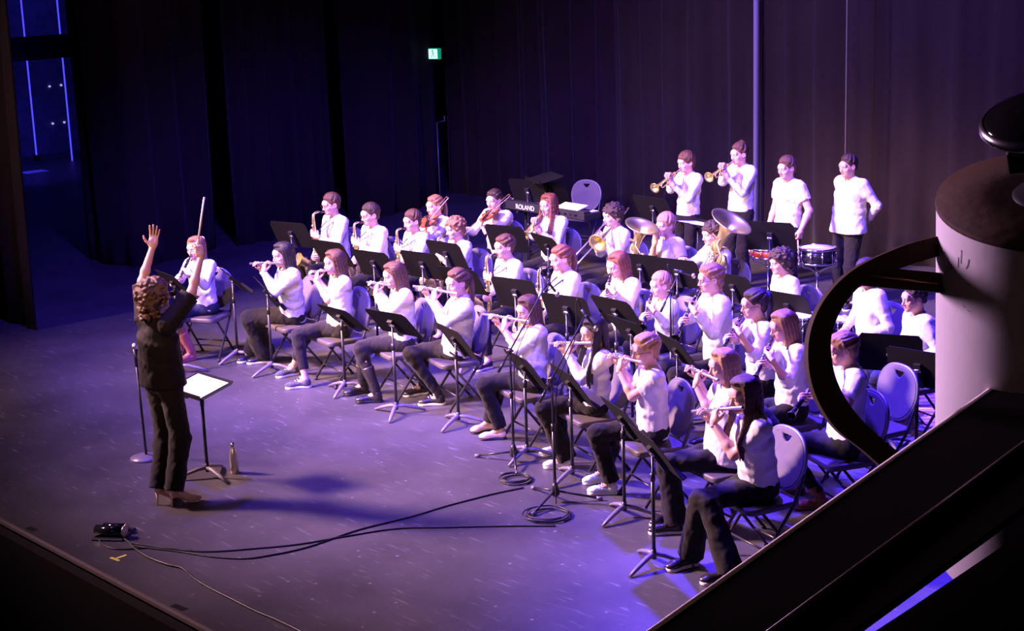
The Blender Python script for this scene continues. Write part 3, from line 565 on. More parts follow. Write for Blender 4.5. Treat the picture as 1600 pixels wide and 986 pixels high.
BODIES = {}
def person(nick, label, px, a, k=.95, pose='sit', inst=None, end=None, away=1, feet=None, pelvis=None, hair='long', hc='brown', glasses=False, skin='skin', shirt='white', sleeve='long', legs='slim', legm='black', shoe='sneaker', sm=('shoeb', 'solew'), lace=False, headyaw=0, pitch=8, wide=1.0, arms=None, zc=None, baton=None, collar=False, ankle=.10, instlabel=None, seed=0, chair=True, lift=0, shin='cloth', ayaw=None):
    hs = .93+.07*(k-.85)/.15; hs = min(hs, 1.02)
    sit = pose == 'sit'; pz = .54 if sit else .885*k+lift
    if zc is None: zc = pz+.495*k+.160*hs if sit else pz+.50*k+.160*hs
    H = G(px[0], px[1], zc); f = az_dir(H, a)
    if pelvis is not None: P = G(pelvis[0], pelvis[1], pz+.02); P[2] = 0
    else: P = H-f*(.07 if sit else .02); P[2] = 0
    off = H[:2]-P[:2]; L = np.linalg.norm(off)
    if L > .24: P[:2] = H[:2]-off/L*.24
    W = frame_mat(P, f); Wi = np.array(W.inverted()); Wn = np.array(W)
    loc = lambda p: Wi[:3, :3] @ np.asarray(p)+Wi[:3, 3]; wor = lambda p: Wn[:3, :3] @ np.asarray(p)+Wn[:3, 3]; dl = lambda d: Wi[:3, :3] @ np.asarray(d)
    hc_l = loc(H)
    nb = hc_l+rotx(-math.radians(pitch)) @ (np.array([0, -.026, -.150])*hs)
    # which way the head turns: a flute lies square across the face
    yaw = math.radians(headyaw)
    def headR(yw): return rotz(yw) @ rotx(-math.radians(pitch))
    mouth = np.array([0, .102, -.055])*hs
    d = None
    if inst == 'flute':
        for _ in range(3):
            Mw = wor(hc_l+headR(yaw) @ mouth); d = reach(Mw, end, .545, away); dd = dl(d); yaw = math.atan2(dd[1], dd[0]); yaw = max(-1.3, min(1.3, yaw))
    Rh = headR(yaw); Mw = wor(hc_l+Rh @ mouth); Fh = nrm(Rh @ np.array([0, 1, 0])*np.array([1, 1, 0])); Rt = np.array([Fh[1], -Fh[0], 0]); Uz = np.array([0, 0, 1.0])
    Ml = loc(Mw); holds = {}
    g = 'instruments of the band'
    if inst == 'flute':
        dd = dl(d); o = once('flute', b_flute, frame_mat(Mw, d), instlabel or 'silver flute played by the '+nick, 'flute', 'silver flutes of the front row')
        holds['L'] = (Ml+dd*.19, nrm(Uz*.8-Fh*.25+dd*.25), -Fh, 'flute'); holds['R'] = (Ml+dd*.40, nrm(Uz*.75+Fh*.35-dd*.2), nrm(Fh-Uz*.3), 'flute')
    if inst == 'clarinet':
        d = reach(Mw, end, .66, away); dd = dl(d); up = nrm(np.cross(np.cross(dd, Fh), dd)); o = once('clarinet', b_clarinet, frame_mat(Mw, d, Wn[:3, :3] @ up), instlabel or 'black clarinet played by the '+nick, 'clarinet', 'clarinets')
        holds['L'] = (Ml+dd*.25, nrm(Rt*.75+Fh*.25+Uz*.3), nrm(-Fh+Rt*.35), 'clar'); holds['R'] = (Ml+dd*.45, nrm(-Rt*.75+Fh*.25+Uz*.3), nrm(-Fh-Rt*.35), 'clar')
    if inst in ('alto', 'tenor'):
        s = 1.0 if inst == 'alto' else 1.22; R = rotz(math.radians(6)); ff = nrm(Wn[:3, :3] @ Fh); tip = nrm(ff+np.array([0, 0, -.12]))
        Mt = np.array(frame_mat(Mw, tip)); o = once(inst, lambda: b_sax(s), Matrix(Mt.tolist()), instlabel or 'brass saxophone played by the '+nick, 'saxophone', 'saxophones')
        pt = lambda y, z: loc(Mt[:3, :3] @ np.array([0, y*s, z*s])+Mt[:3, 3])
        holds['L'] = (pt(.155, -.17), nrm(Rt*.7+Fh*.35+Uz*.3), nrm(-Fh+Rt*.4), 'clar'); holds['R'] = (pt(.175, -.40), nrm(-Rt*.7+Fh*.4+Uz*.1), nrm(-Fh-Rt*.4), 'clar')
        b = MB(); n1 = wor(hc_l+np.array([-.06, -.03, -.17])); n2 = wor(hc_l+np.array([.06, -.03, -.17])); n0 = wor(hc_l+np.array([0, -.075, -.15])); hk = wor(pt(.135, -.20)); n1 = wor(nb+np.array([-.062, -.02, .005])); n2 = wor(nb+np.array([.062, -.02, .005])); n0 = wor(nb+np.array([0, -.066, .012])); c1 = wor(nb+np.array([-.060, .116*k, -.075])); c2 = wor(nb+np.array([.060, .116*k, -.075]))
        b.tube(smooth_path([hk, c1, n1, n0, n2, c2, hk], 5), .008, 6, flat=.5); st = b.obj('neck_strap', M['cable']); st.parent = o; st.matrix_parent_inverse = Matrix(Mt.tolist()).inverted()
    if inst == 'trumpet':
        d = reach(Mw, end, .49, away); dd = dl(d); o = once('trumpet', b_trumpet, frame_mat(Mw, d), instlabel or 'brass trumpet played by the '+nick, 'trumpet', 'trumpets')
        holds['L'] = (Ml+dd*.22-Uz*.025, nrm(Rt*.25+Fh*.3+Uz*.8), nrm(Rt-Fh*.3), 'grip'); holds['R'] = (Ml+dd*.26+Uz*.045, nrm(-Rt*.45+Fh*.7+Uz*.25), nrm(-Uz+Fh*.2), 'flute')
    if inst == 'trombone':
        d = reach(Mw, end, .80, away); dd = dl(d); o = once('trombone', b_trombone, frame_mat(Mw, d, (0.25*Wn[0, 0], .25*Wn[1, 0], 1)), instlabel or 'trombone played by the '+nick, 'trombone', None)
        holds['L'] = (Ml+dd*.14-Uz*.04, nrm(Rt*.3+Fh*.3+Uz*.7), nrm(Rt-Fh*.3), 'grip'); holds['R'] = (Ml+dd*.30-Uz*.05, nrm(-Rt*.3+Fh*.7+Uz*.3), nrm(-Rt), 'grip')
    if inst == 'violin':
        d = reach(Mw-np.array([0, 0, .045]), end, .56, away); dd = dl(d); base = wor(Ml-Uz*.050-Rt*.03-dd*.03); o = once('violin', b_violin, frame_mat(base, d, Wn[:3, :3] @ nrm(Uz+Rt*.35)), instlabel or 'varnished violin played by the '+nick, 'violin', 'violins')
        br = loc(base)+dd*.20+Uz*.05; bd = nrm(Rt*.9+Fh*.25-Uz*.15) if baton is None else nrm(dl(baton)); fr = br+bd*.42
        ob = once('bow', b_bow, frame_mat(wor(fr), Wn[:3, :3] @ (-bd)), 'violin bow drawn by the '+nick, 'bow', 'violin bows')
        holds['L'] = (loc(base)+dd*.47-Uz*.02, nrm(Uz*.6-Fh*.2+Rt*.3), nrm(Rt*.8-Fh*.3+Uz*.2), 'grip'); holds['R'] = (fr-bd*.03, nrm(-Rt*.6+Fh*.4-Uz*.1), nrm(-Uz), 'baton')
    if arms: holds.update(arms(dict(loc=loc, wor=wor, Rt=Rt, Fh=Fh, U=Uz, hc=hc_l, M=Ml, pz=pz, k=k, dl=dl)))
    # skeleton
    nb = hc_l+Rh @ (np.array([0, -.026, -.150])*hs)
    pe = np.array([0, 0, pz]); sh_c = nb-np.array([0, 0, .030*k])+np.array([0, -.005, 0]); ax = nrm(sh_c-pe); X = np.array([1.0, 0, 0])
    sw = .148*k*(.55+.45*wide); S = {'L': sh_c+np.array([-sw, 0, -.020]), 'R': sh_c+np.array([sw, 0, -.020])}
    hips = {'L': pe+np.array([-.088*k, 0, -.005]), 'R': pe+np.array([.088*k, 0, -.005])}
    an, kn, fd = {}, {}, {}
    for i, s in enumerate('LR'):
        sg = -1 if s == 'L' else 1
        if feet is not None and feet[i] is not None: q = loc(G(feet[i][0], feet[i][1], ankle)); q[2] = ankle
        elif sit: q = np.array([sg*.115*k, .36*k+.02, ankle])
        else: q = np.array([sg*.10*k, .0, ankle])
        v_ = q-hips[s]; L = np.linalg.norm(v_); mx = .80*k
        if L > mx: q = hips[s]+v_/L*mx; q[2] = ankle
        LL = np.linalg.norm(q-hips[s]); an[s] = q; kn[s] = ik(hips[s], q, .425*k if sit else LL*.514, .405*k if sit else LL*.490, (sg*.12, 1, .75 if sit else 0)); fd[s] = nrm(np.array([sg*.22, 1, 0]))
        if sit and kn[s][2] < .50: kn[s][2] = .50
    wr, el, hd = {}, {}, {}
    for s in 'LR':
        sg = -1 if s == 'L' else 1
        if s in holds: gp, hdir, hn, hp = holds[s][:4]; wr[s] = gp-hdir*(.095 if hp != 'open' else 0)*.95*hs-hn*.022*hs if hp != 'open' else gp; pole = holds[s][4] if len(holds[s]) > 4 else (sg*.35, -.05, -1)
        elif sit: m_ = kn[s]*.55+hips[s]*.45+np.array([-sg*.02, 0, .10*k]); wr[s] = m_; hdir = nrm(np.array([-sg*.35, .9, -.15])); hn = np.array([0, -.15, -1.0]); hp = 'relaxed'; pole = (sg*.8, -.5, -.6)
        else: wr[s] = S[s]+np.array([sg*.07, .03, -.50*k]); hdir = nrm(np.array([0, .12, -1])); hn = np.array([-sg*1.0, 0, 0]); hp = 'relaxed'; pole = (sg*.4, -1, 0)
        el[s] = ik(S[s], wr[s], .268*k, .238*k, pole); hd[s] = (nrm(hdir), nrm(hn), hp)
    root = empty('person', W, label, 'person')
    # clothes
    pts = [nb, pe]+list(S.values())+list(el.values())+list(wr.values()); lo = np.min(pts, 0)-.19; hi = np.max(pts, 0)+.16; lo[2] = min(lo[2], pz-.22)
    wd = wide; sv = Vol(lo, hi, .0085); lo_ = .014
    wst = pe*.62+sh_c*.38; che = pe*.27+sh_c*.73
    sv.econe(pe+ax*(-.02 if sit else -.06), wst, ((.168 if sit else .176)*k*wd, (.128 if sit else .138)*k*wd), (.138*k*wd+.01, .108*k*wd+.008), X, .04, end=.4); sv.econe(wst, che, (.138*k*wd+.01, .108*k*wd+.008), (.150*k*(.5+.5*wd)+.012, .112*k*wd), X, .04, end=.5)
    sv.ell(che+ax*.01, (.150*k*(.5+.5*wd), .110*k*wd, .13*k), .04); sv.cap(S['L']*.80+nb*.20, S['R']*.80+nb*.20, .056*k, .056*k, .06); sv.ell(nb-np.array([0, 0, .030]), (.070*k, .062*k, .040*k), .04)
    for s in 'LR': sv.cap(nb+np.array([0, -.012, -.012]), S[s]*.85+nb*.15+np.array([0, 0, .004]), .040*k, .044*k, .05)
    for s in 'LR':
        sg = -1 if s == 'L' else 1
        sv.cap(S[s], S[s]+(el[s]-S[s])*.3, .051*k, .051*k, .06)
        if sleeve == 'long': sv.cap(S[s], el[s], .051*k, .046*k, .05); sv.cap(el[s], el[s]+(wr[s]-el[s])*.4, .050*k, .044*k, .02); sv.cone(el[s], el[s]+(wr[s]-el[s])*.93, .050*k, .034*k, .015)
        elif sleeve == 'elbow': sv.cone(S[s], S[s]+(el[s]-S[s])*.90, .068*k, .078*k, .04)
        elif sleeve == 'rolled': sv.cap(S[s], el[s], .058*k, .050*k, .03); sv.cone(el[s], el[s]+(wr[s]-el[s])*.3, .052*k, .050*k, .015)
        else: sv.cone(S[s], S[s]+(el[s]-S[s])*.58, .056*k, .064*k, .045)
    if shirt in ('blouse', 'blackblouse'): sv.econe(pe+ax*(-.05), che, (.200*k, .150*k), (.165*k, .125*k), X, .05, end=.3)
    hem = pz-.055 if sit else (pz+.03 if inst == 'trumpet' else pz-.05*k)
    if shirt == 'blackblouse': hem = pz-.035
    sv.noise(.0040, 34, 30, 24, seed+nick.__len__()); sv.noise(.0030, 85, 60, 55, seed*1.7+1)
    sv.cone(nb+np.array([0, .014, -.012]), nb+np.array([0, .035, .09]), .047*hs, .06*hs, .010, 1)
    sv.halfspace((0, 0, hem), (0, (.25 if sit else 0), -1), .008)
    Vs, Qs = sv.nets(); os_ = bpy.data.objects.new('shirt', mesh_np('shirt', Vs, Qs, [M[shirt]])); link(os_, root)
    if collar:
        b = MB(); 
        for sg in (-1, 1): b.tube(smooth_path([nb+np.array([sg*.005, .062, -.045]), nb+np.array([sg*.052, .040, -.005]), nb+np.array([sg*.055, -.02, .018]), nb+np.array([0, -.052, .022])], 5), .017, 8, flat=.45)
        b.obj('collar', M[shirt], root)
    # trousers
    pts = [pe]+list(hips.values())+list(kn.values())+list(an.values()); lo = np.min(pts, 0)-.17; hi = np.max(pts, 0)+.17; lo[2] = .0
    tv = Vol(lo, hi, .0085); tv.ell(pe+np.array([0, -.005, .01]), ((.160 if sit else .148)*k*wd, (.125 if sit else .112)*k*wd, .12*k), .03)
    if not sit: tv.econe(pe+np.array([0, 0, -.05]), pe+np.array([0, 0, .10*k]), (.150*k*wd, .112*k*wd), (.136*k*wd, .100*k*wd), X, .03, end=.2)
    if shirt == 'croptee' or legs == 'flare': tv.econe(pe, pe+ax*.12, (.150*k, .115*k), (.135*k, .105*k), X, .03, end=.1)
    for s in 'LR':
        kr = dict(slim=.062, wide=.085, palazzo=.078, flare=.064, crop=.062, straight=.070, short=.066, skirt=.075)[legs]*k; hr = dict(slim=.047, wide=.105, palazzo=.076, flare=.088, crop=.050, straight=.066, short=.05, skirt=.05)[legs]*k
        tv.cap(hips[s], kn[s], .090*k*(.5+.5*wd), kr, .03); tv.cap(kn[s], kn[s]*.8+an[s]*.2, kr, kr*.95, .02)
        t = dict(slim=.90, wide=1.02, palazzo=1.03, flare=1.06, crop=.80, straight=.98, short=.10, skirt=.22)[legs]
        tv.cone(kn[s], kn[s]+(an[s]-kn[s])*t, kr, hr if legs not in ('short', 'skirt') else kr, .03)
    tv.noise(.005, 34, 30, 24, seed+3.1); tv.noise(.003, 70, 66, 50, seed+.7)
    Vt, Qt = tv.nets(); ot = bpy.data.objects.new('trousers' if legs != 'short' else 'shorts', mesh_np('trousers', Vt, Qt, [M[legm]])); link(ot, root)
    # body under the clothes, one surface with head and hands joined at neck and wrists
    pts = [nb, pe]+list(S.values())+list(el.values())+list(wr.values())+list(kn.values())+list(an.values()); lo = np.min(pts, 0)-.12; hi = np.max(pts, 0)+.12
    bv = Vol(lo, hi, .0078); bv.ell(pe, (.14*k, .10*k, .11*k), .03); bv.econe(pe, che, (.12*k, .09*k), (.13*k, .09*k), X, .04); bv.cap(S['L'], S['R'], .045*k, .045*k, .04); bv.cap(sh_c, nb+np.array([0, 0, .03]), .060*hs, .048*hs, .04)
    fem = .92 if hair in ('long', 'longfront', 'wavy', 'pony', 'braid', 'braids', 'bob', 'updo', 'highpony', 'conductor') else 1.0
    for s in 'LR':
        bv.cap(S[s], el[s], .047*k*fem, .038*k*fem, .03); m_ = el[s]+(wr[s]-el[s])*.3; bv.cap(el[s], m_, .037*k*fem, .038*k*fem, .02); bv.cap(m_, wr[s]+(wr[s]-m_)*.03, .038*k*fem, .0245*k*fem, .02)
        bv.cap(hips[s], kn[s], .075*k, .050*k, .03); m_ = kn[s]+(an[s]-kn[s])*.3; bv.cap(kn[s], m_, .048*k, .050*k, .02); bv.cap(m_, an[s]-np.array([0, 0, .01]), .047*k, .033*k, .02); bv.cap(an[s]-np.array([0, 0, .02]), an[s]+fd[s]*.10-np.array([0, 0, .065 if ankle < .13 else .09]), .030, .026, .02)
    Vb, Qb = bv.nets()
    _h = 0 and np.minimum(np.where(np.all((Vb > sv.lo) & (Vb < sv.lo+np.array(sv.F.shape)*sv.h-.01), 1), sv.sample(Vb), 1), np.where(np.all((Vb > tv.lo) & (Vb < tv.lo+np.array(tv.F.shape)*tv.h-.01), 1), tv.sample(Vb), 1)) < -.007
    parts = [(Vb, Qb, np.zeros(len(Qb), int))]
    if shin == 'tights':
        cz = Vb[Qb].mean(1)[:, 2]; parts[0][2][cz < .50] = 4
    hv, hq, hm = HEADT; parts.append((hv*hs @ Rh.T+hc_l, hq, hm))
    for s in 'LR':
        y, nn, hp = hd[s]; nn = nrm(nn-y*np.dot(nn, y)); Zc = -nn; Xc = np.cross(y, Zc); v0, q0 = hand_template(hp); v0 = v0*hs*(.90 if fem < 1 else .95)
        if s == 'L': v0 = v0*np.array([-1, 1, 1]); q0 = q0[:, ::-1]
        parts.append((v0 @ np.stack([Xc, y, Zc])+wr[s], q0, np.zeros(len(q0), int)))
    V = []; Q = []; mi = []; n = 0
    for v0, q0, m0 in parts: V.append(v0); Q.append(q0+n); mi.append(m0); n += len(v0)
    VV = np.concatenate(V); QQ = np.concatenate(Q); st_ = np.cumsum([0]+[len(v0) for v0, _, _ in parts]); tr = []
    for i_, c_ in ((1, nb+np.array([0, 0, -.005])), (2, wr['L']), (3, wr['R'])):
        ib = np.argmin(((VV[:st_[1]]-c_)**2).sum(1)); d2 = ((VV[st_[i_]:st_[i_+1]]-VV[ib])**2).sum(1); ih = np.argmin(d2)+st_[i_]; q1 = QQ[np.any(QQ == ih, 1)][0]; i2 = [t for t in q1 if t != ih][0]; tr.append((ib, ih, i2))
    me = mesh_np('body', VV, QQ, [M[skin], M['lips'], M['eyew'], M['iris'], M['tights']], np.concatenate(mi+[np.zeros(3, int)]), T=tr); link(bpy.data.objects.new('body', me), root)
    # hair, brows, glasses
    HM = Matrix([[*(Rh[i]*hs), hc_l[i]] for i in range(3)]+[[0, 0, 0, 1]]); toH = lambda p, isdir=False: Rh.T @ p
    make_hair(hair, hc, toH, hs, seed+len(nick), root, HM)
    b = MB()
    for s in (-1, 1): b.tube([(s*.014, .094, .016), (s*.032, .094, .0225), (s*.048, .080, .017)], [.0026, .0036, .002], 6)
    b.obj('eyebrows', hairmat(hc, HC[hc]), root, HM)
    if glasses:
        b = MB()
        for s in (-1, 1):
            b.tube([(s*.034+.022*math.cos(t), .102-.006*abs(math.cos(t)), -.001+.018*math.sin(t)) for t in np.linspace(0, 2*PI, 17)], .0018, 5, cap=False); b.tube([(s*.055, .097, .003), (s*.078, .06, .005), (s*.080, -.01, .000)], .0017, 5)
        b.tube([(-.012, .102, .002), (0, .106, .005), (.012, .102, .002)], .0017, 5); b.obj('glasses', M['ebony'], root, HM)
    for s in 'LR':
        up, so = shoe_mesh(shoe, M[sm[0]], M[sm[1]]); ks = .93 if k < .97 else 1.0; A = np.array([an[s][0], an[s][1], 0]); mw = frame_mat(A, fd[s]) @ Matrix.Scale(ks, 4)
        o = bpy.data.objects.new('shoe', up); link(o, root); o.matrix_local = mw; link(bpy.data.objects.new('sole', so), o)
        if shoe in ('boot', 'ankle', 'hightop'):
            sd = nrm(kn[s]-an[s]); Ls = dict(boot=.24, ankle=.11, hightop=.08)[shoe]; r0 = dict(boot=.050, ankle=.048, hightop=.044)[shoe]; b = MB(); b.tube([an[s]-np.array([0, 0, .045]), an[s]+sd*.02, an[s]+sd*Ls*.5, an[s]+sd*(Ls-.012), an[s]+sd*Ls], [.040, r0*.93, r0*1.02, r0*(1.28 if shoe == 'boot' else 1.05), r0*(1.2 if shoe == 'boot' else 1.0)], 14); b.obj('boot_shaft' if shoe != 'hightop' else 'ankle_collar', M[sm[0]], root)
        if lace: link(bpy.data.objects.new('laces', laces_mesh()), o)
    BODIES[nick] = dict(P=P, f=f, W=W, loc=loc, wor=wor, hc=hc_l, kn=kn, wr=wr, hd=hd, root=root, HM=HM, nb=nb)
    if sit and chair: place_chair(P, az_dir(P, a+12), 'grey padded folding chair under the '+nick)
    return BODIES[nick]

# ------------------------------------------------------------------ folding chair
def back_outline(s=1.0, n=40):
    ol = []
    for i in range(n):
        t = 2*PI*i/n; x = math.sin(t); y = math.cos(t); w_ = .215*(1-.14*max(0, -y)); ol.append((s*w_*math.copysign(abs(x)**.85, x), s*.205*math.copysign(abs(y)**(.80 if y > 0 else .9), y)))
    return ol
def b_chair():
    r = empty('folding_chair'); v = Vol((-.25, -.25, -.06), (.25, .25, .06), .008)
    def fn(x, y, z):
        q = np.maximum(np.abs(x)-.165+.03*np.clip(-y, 0, 1), 0)**2+np.maximum(np.abs(y)-.155, 0)**2; rr = np.sqrt(q)-.045; return np.sqrt(np.maximum(rr, 0)**2+np.maximum(np.abs(z)-.010, 0)**2)-.014
    v.put((-.23, -.23, -.03), (.23, .23, .03), fn, .004); V, Q = v.nets(); o = bpy.data.objects.new('seat', mesh_np('seat', V, Q, [M['vinyl']])); link(o, r); o.location = (0, 0, .435)
    B = Matrix([[1, 0, 0, 0], [0, -.17, -.985, -.235], [0, .985, -.17, .685], [0, 0, 0, 1]])
    hole = [(-.066, .172), (.066, .172), (.040, .128), (.014, .104), (-.014, .104), (-.040, .128)]
    plate('backrest', [back_outline(.955), hole], .030, .010, M['fabric'], r, B)
    b = MB(); P = [B @ Vector((x, y, 0)) for x, y in back_outline(1.02, 48)]; b.tube([tuple(p) for p in P]+[tuple(P[0]), tuple(P[1])], .0125, 8, cap=False); b.obj('back_rim', M['rim'], r)
    for s in (-1, 1):
        b = MB(); b.tube([(s*.205, -.245, .72), (s*.210, -.225, .60), (s*.215, -.14, .42), (s*.215, .17, .012)], .0120, 8); b.obj('leg', M['frame'], r)
        b = MB(); b.tube([(s*.185, .10, .425), (s*.190, -.22, .012)], .0115, 8); b.obj('leg', M['frame'], r)
        b = MB(); b.tube([(s*.215, .158, .028), (s*.215, .172, .0)], .0165, 8); b.tube([(s*.190, -.205, .03), (s*.190, -.222, .0)], .0165, 8); b.obj('foot_cap', M['rubber'], r)
    b = MB(); b.tube([(-.213, .07, .145), (.213, .07, .145)], .008, 8); b.obj('stretcher', M['frame'], r); b = MB(); b.tube([(-.190, -.11, .155), (.190, -.11, .155)], .008, 8); b.obj('stretcher', M['frame'], r); return r
def place_chair(P, f, label): return once('chair', b_chair, frame_mat(np.array(P)*np.array([1, 1, 0])+f*.015, f), label, 'chair', 'grey folding chairs of the band')

# ------------------------------------------------------------------ music stand: desk tilts about the knob, players are on the +Y side
def b_stand():
    r = empty('music_stand'); b = MB()
    for i in range(3):
        a = 2*PI*i/3+.5; u = np.array([math.sin(a), math.cos(a), 0]); l = MB(); l.tube([u*.0+np.array([0, 0, .085]), u*.07+np.array([0, 0, .078]), u*.18+np.array([0, 0, .045]), u*.27+np.array([0, 0, .010])], [.020, .021, .018, .012], 8, flat=.8); l.obj('leg', M['legm'], r)
    b.tube([(0, 0, .05), (0, 0, .12)], .017, 10); b.tube([(0, 0, .10), (0, 0, .62)], .0135, 10); b.tube([(0, 0, .60), (0, 0, .66)], .0175, 10); b.obj('lower_pole', M['pole'], r)
    b = MB(); b.tube([(0, 0, -.62), (0, 0, -.02)], .0085, 8); up = b.obj('upper_pole', M['frame'], r)
    b = MB(); b.lathe([(0, -.030), (.013, -.030), (.015, -.012), (.015, .012), (.013, .03), (0, .03)], (0, -.004, -.006), (1, 0, 0), 12); kb = b.obj('knob', M['chrome'], r)
    e = MB(); n = 4
    ol = [(-.255, -.165), (.255, -.165), (.255, .13), (.225, .17), (-.225, .17), (-.255, .13)]; e.prism(ol, .016, .020); dk = e.obj('desk', M['standm'], r)
    s = MB(); s.box((0, -.055, .002), (.028, .105, .014)); s.obj('bracket', M['pole'], dk)
    s = MB(); s.box((0, -.168, .034), (.255, .003, .018)); s.box((0, -.166, .052), (.255, .006, .0015)); s.obj('ledge', M['standm'], dk); return r
STANDS = []
def stand(label, a, desk=None, base=None, z=None, tilt=60, rot=0, sheet=None, sheetlabel=None):
    if base is not None:
        B = G(base[0], base[1], 0)
        if z is None: z = on_vert(desk[0], desk[1], B)[2]
    else: B = G(desk[0], desk[1], z); B[2] = 0
    f = az_dir(B, a)
    mw = frame_mat(B, -f); key = 'stand'
    if key not in PROTO: r = b_stand(); PROTO[key] = r; r.matrix_world = mw
    else: r = copy_tree(PROTO[key], mw)
    tag(r, label, 'music stand', 'black music stands')
    t = math.radians(tilt)                          # desk plane: normal leans from up towards the player (+Y)
    D = Matrix([[1, 0, 0, 0], [0, -math.cos(t), math.sin(t), 0], [0, math.sin(t), math.cos(t), 0], [0, 0, 0, 1]])
    D = Matrix([[-1, 0, 0, 0], [0, -math.cos(t), math.sin(t), 0], [0, math.sin(t), math.cos(t), 0], [0, 0, 0, 1]])
    for c in r.children:
        nm = c.name.split('.')[0]
        if nm == 'desk': c.matrix_local = Matrix.Translation((0, 0, z)) @ Matrix.Rotation(math.radians(rot), 4, 'Z') @ D
        elif nm in ('upper_pole', 'knob'): c.location = (0, 0, z)
    bpy.context.view_layer.update()
    if sheet:
        W = mw @ Matrix.Translation((0, 0, z)) @ Matrix.Rotation(math.radians(rot), 4, 'Z') @ D; b = MB(); rnd = random.Random(int(desk[0]))
        for i in range(sheet):
            w_, h_ = .215, .14; ox, oy, an_ = (rnd.uniform(-.012, .012)+(.11 if sheet > 1 and i % 2 else -.11 if sheet > 1 else 0)), rnd.uniform(0, .01)-.018, rnd.uniform(-.05, .05); c, s_ = math.cos(an_), math.sin(an_)
            w_ = .108; R = [[c, -s_, 0], [s_, c, 0], [0, 0, 1]]; b.box((ox, oy, .0225+.0012*i), (w_, h_, .0006), 0, R)
        o = b.obj('sheet_music', M['paper']); o.matrix_world = W; tag(o, sheetlabel, 'sheet music', 'sheets on the music stands')
    STANDS.append((r, B, z)); return r

# ------------------------------------------------------------------ the setting
def struct(o): o['kind'] = 'structure'; return o
def floor_mat():
    m = bpy.data.materials.new('stage_floor_vinyl'); m.use_nodes = True; nt = m.node_tree; b = nt.nodes['Principled BSDF']; N = nt.nodes.new; L = nt.links.new
    tc = N('ShaderNodeTexCoord'); n1 = N('ShaderNodeTexNoise'); n1.inputs['Scale'].default_value = 0.9; n1.inputs['Detail'].default_value = 8; n1.inputs['Roughness'].default_value = .65; L(tc.outputs['Object'], n1.inputs['Vector'])
    r1 = N('ShaderNodeValToRGB'); r1.color_ramp.elements[0].position = .30; r1.color_ramp.elements[0].color = (.044, .040, .043, 1); r1.color_ramp.elements[1].position = .72; r1.color_ramp.elements[1].color = (.084, .076, .083, 1); L(n1.outputs['Fac'], r1.inputs['Fac'])
    # scuffs and specks
    mp = N('ShaderNodeMapping'); mp.inputs['Rotation'].default_value = (0, 0, .6); mp.inputs['Scale'].default_value = (1.2, 9, 1); L(tc.outputs['Object'], mp.inputs['Vector'])
    n2 = N('ShaderNodeTexNoise'); n2.inputs['Scale'].default_value = 3.2; n2.inputs['Detail'].default_value = 6; L(mp.outputs[0], n2.inputs['Vector']); r2 = N('ShaderNodeValToRGB'); r2.color_ramp.elements[0].position = .61; r2.color_ramp.elements[1].position = .78; L(n2.outputs['Fac'], r2.inputs['Fac'])
    n3 = N('ShaderNodeTexVoronoi'); n3.inputs['Scale'].default_value = 5.5; n3.inputs['Randomness'].default_value = 1; L(tc.outputs['Object'], n3.inputs['Vector']); r3 = N('ShaderNodeValToRGB'); r3.color_ramp.elements[0].position = .05; r3.color_ramp.elements[0].color = (1, 1, 1, 1); r3.color_ramp.elements[1].position = .085; r3.color_ramp.elements[1].color = (0, 0, 0, 1); L(n3.outputs['Distance'], r3.inputs['Fac'])
    a = N('ShaderNodeMath'); a.operation = 'MAXIMUM'; L(r2.outputs[0], a.inputs[0]); L(r3.outputs[0], a.inputs[1]); a2 = N('ShaderNodeMath'); a2.operation = 'MULTIPLY'; a2.inputs[1].default_value = .55; L(a.outputs[0], a2.inputs[0])
    mx = N('ShaderNodeMixRGB'); mx.inputs['Color2'].default_value = (.30, .28, .32, 1); L(a2.outputs[0], mx.inputs['Fac']); L(r1.outputs[0], mx.inputs['Color1']); L(mx.outputs[0], b.inputs['Base Color'])
    r4 = N('ShaderNodeMapRange'); r4.inputs['To Min'].default_value = .34; r4.inputs['To Max'].default_value = .58; L(n1.outputs['Fac'], r4.inputs['Value']); L(r4.outputs[0], b.inputs['Roughness'])
    n5 = N('ShaderNodeTexNoise'); n5.inputs['Scale'].default_value = 60; L(tc.outputs['Object'], n5.inputs['Vector']); bp = N('ShaderNodeBump'); bp.inputs['Strength'].default_value = .12; bp.inputs['Distance'].default_value = .01; L(n5.outputs['Fac'], bp.inputs['Height']); L(bp.outputs[0], b.inputs['Normal'])
    return m
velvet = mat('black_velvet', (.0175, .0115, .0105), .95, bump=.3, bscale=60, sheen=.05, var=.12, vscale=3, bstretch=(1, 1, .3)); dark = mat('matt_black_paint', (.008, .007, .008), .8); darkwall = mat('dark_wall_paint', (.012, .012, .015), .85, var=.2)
b = MB(); b.box((-12, 12.07, -.6), (20, 7.13, .6)); struct(b.obj('floor', floor_mat()))
b = MB(); b.box((-12, 4.925, -.010), (20, .016, .012)); struct(b.obj('trim_1', mat('stage_edge_trim', (.20, .16, .16), .5)))
b = MB(); b.box((-12, -2, -1.30), (24, 6.9, .1)); struct(b.obj('floor_house', mat('house_carpet', (.03, .018, .016), .95, bump=.4, bscale=30)))
b = MB(); b.box((-12, 4.86, -.65), (20, .04, .62)); struct(b.obj('wall_stage_front', dark))
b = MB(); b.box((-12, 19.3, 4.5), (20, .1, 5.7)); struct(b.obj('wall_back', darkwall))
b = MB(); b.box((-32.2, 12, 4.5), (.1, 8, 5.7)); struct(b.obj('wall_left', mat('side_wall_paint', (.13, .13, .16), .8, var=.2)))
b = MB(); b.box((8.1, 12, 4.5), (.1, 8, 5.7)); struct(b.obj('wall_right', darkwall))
b = MB(); b.box((-12, 12, 10.3), (20.5, 8, .1)); struct(b.obj('ceiling', dark))

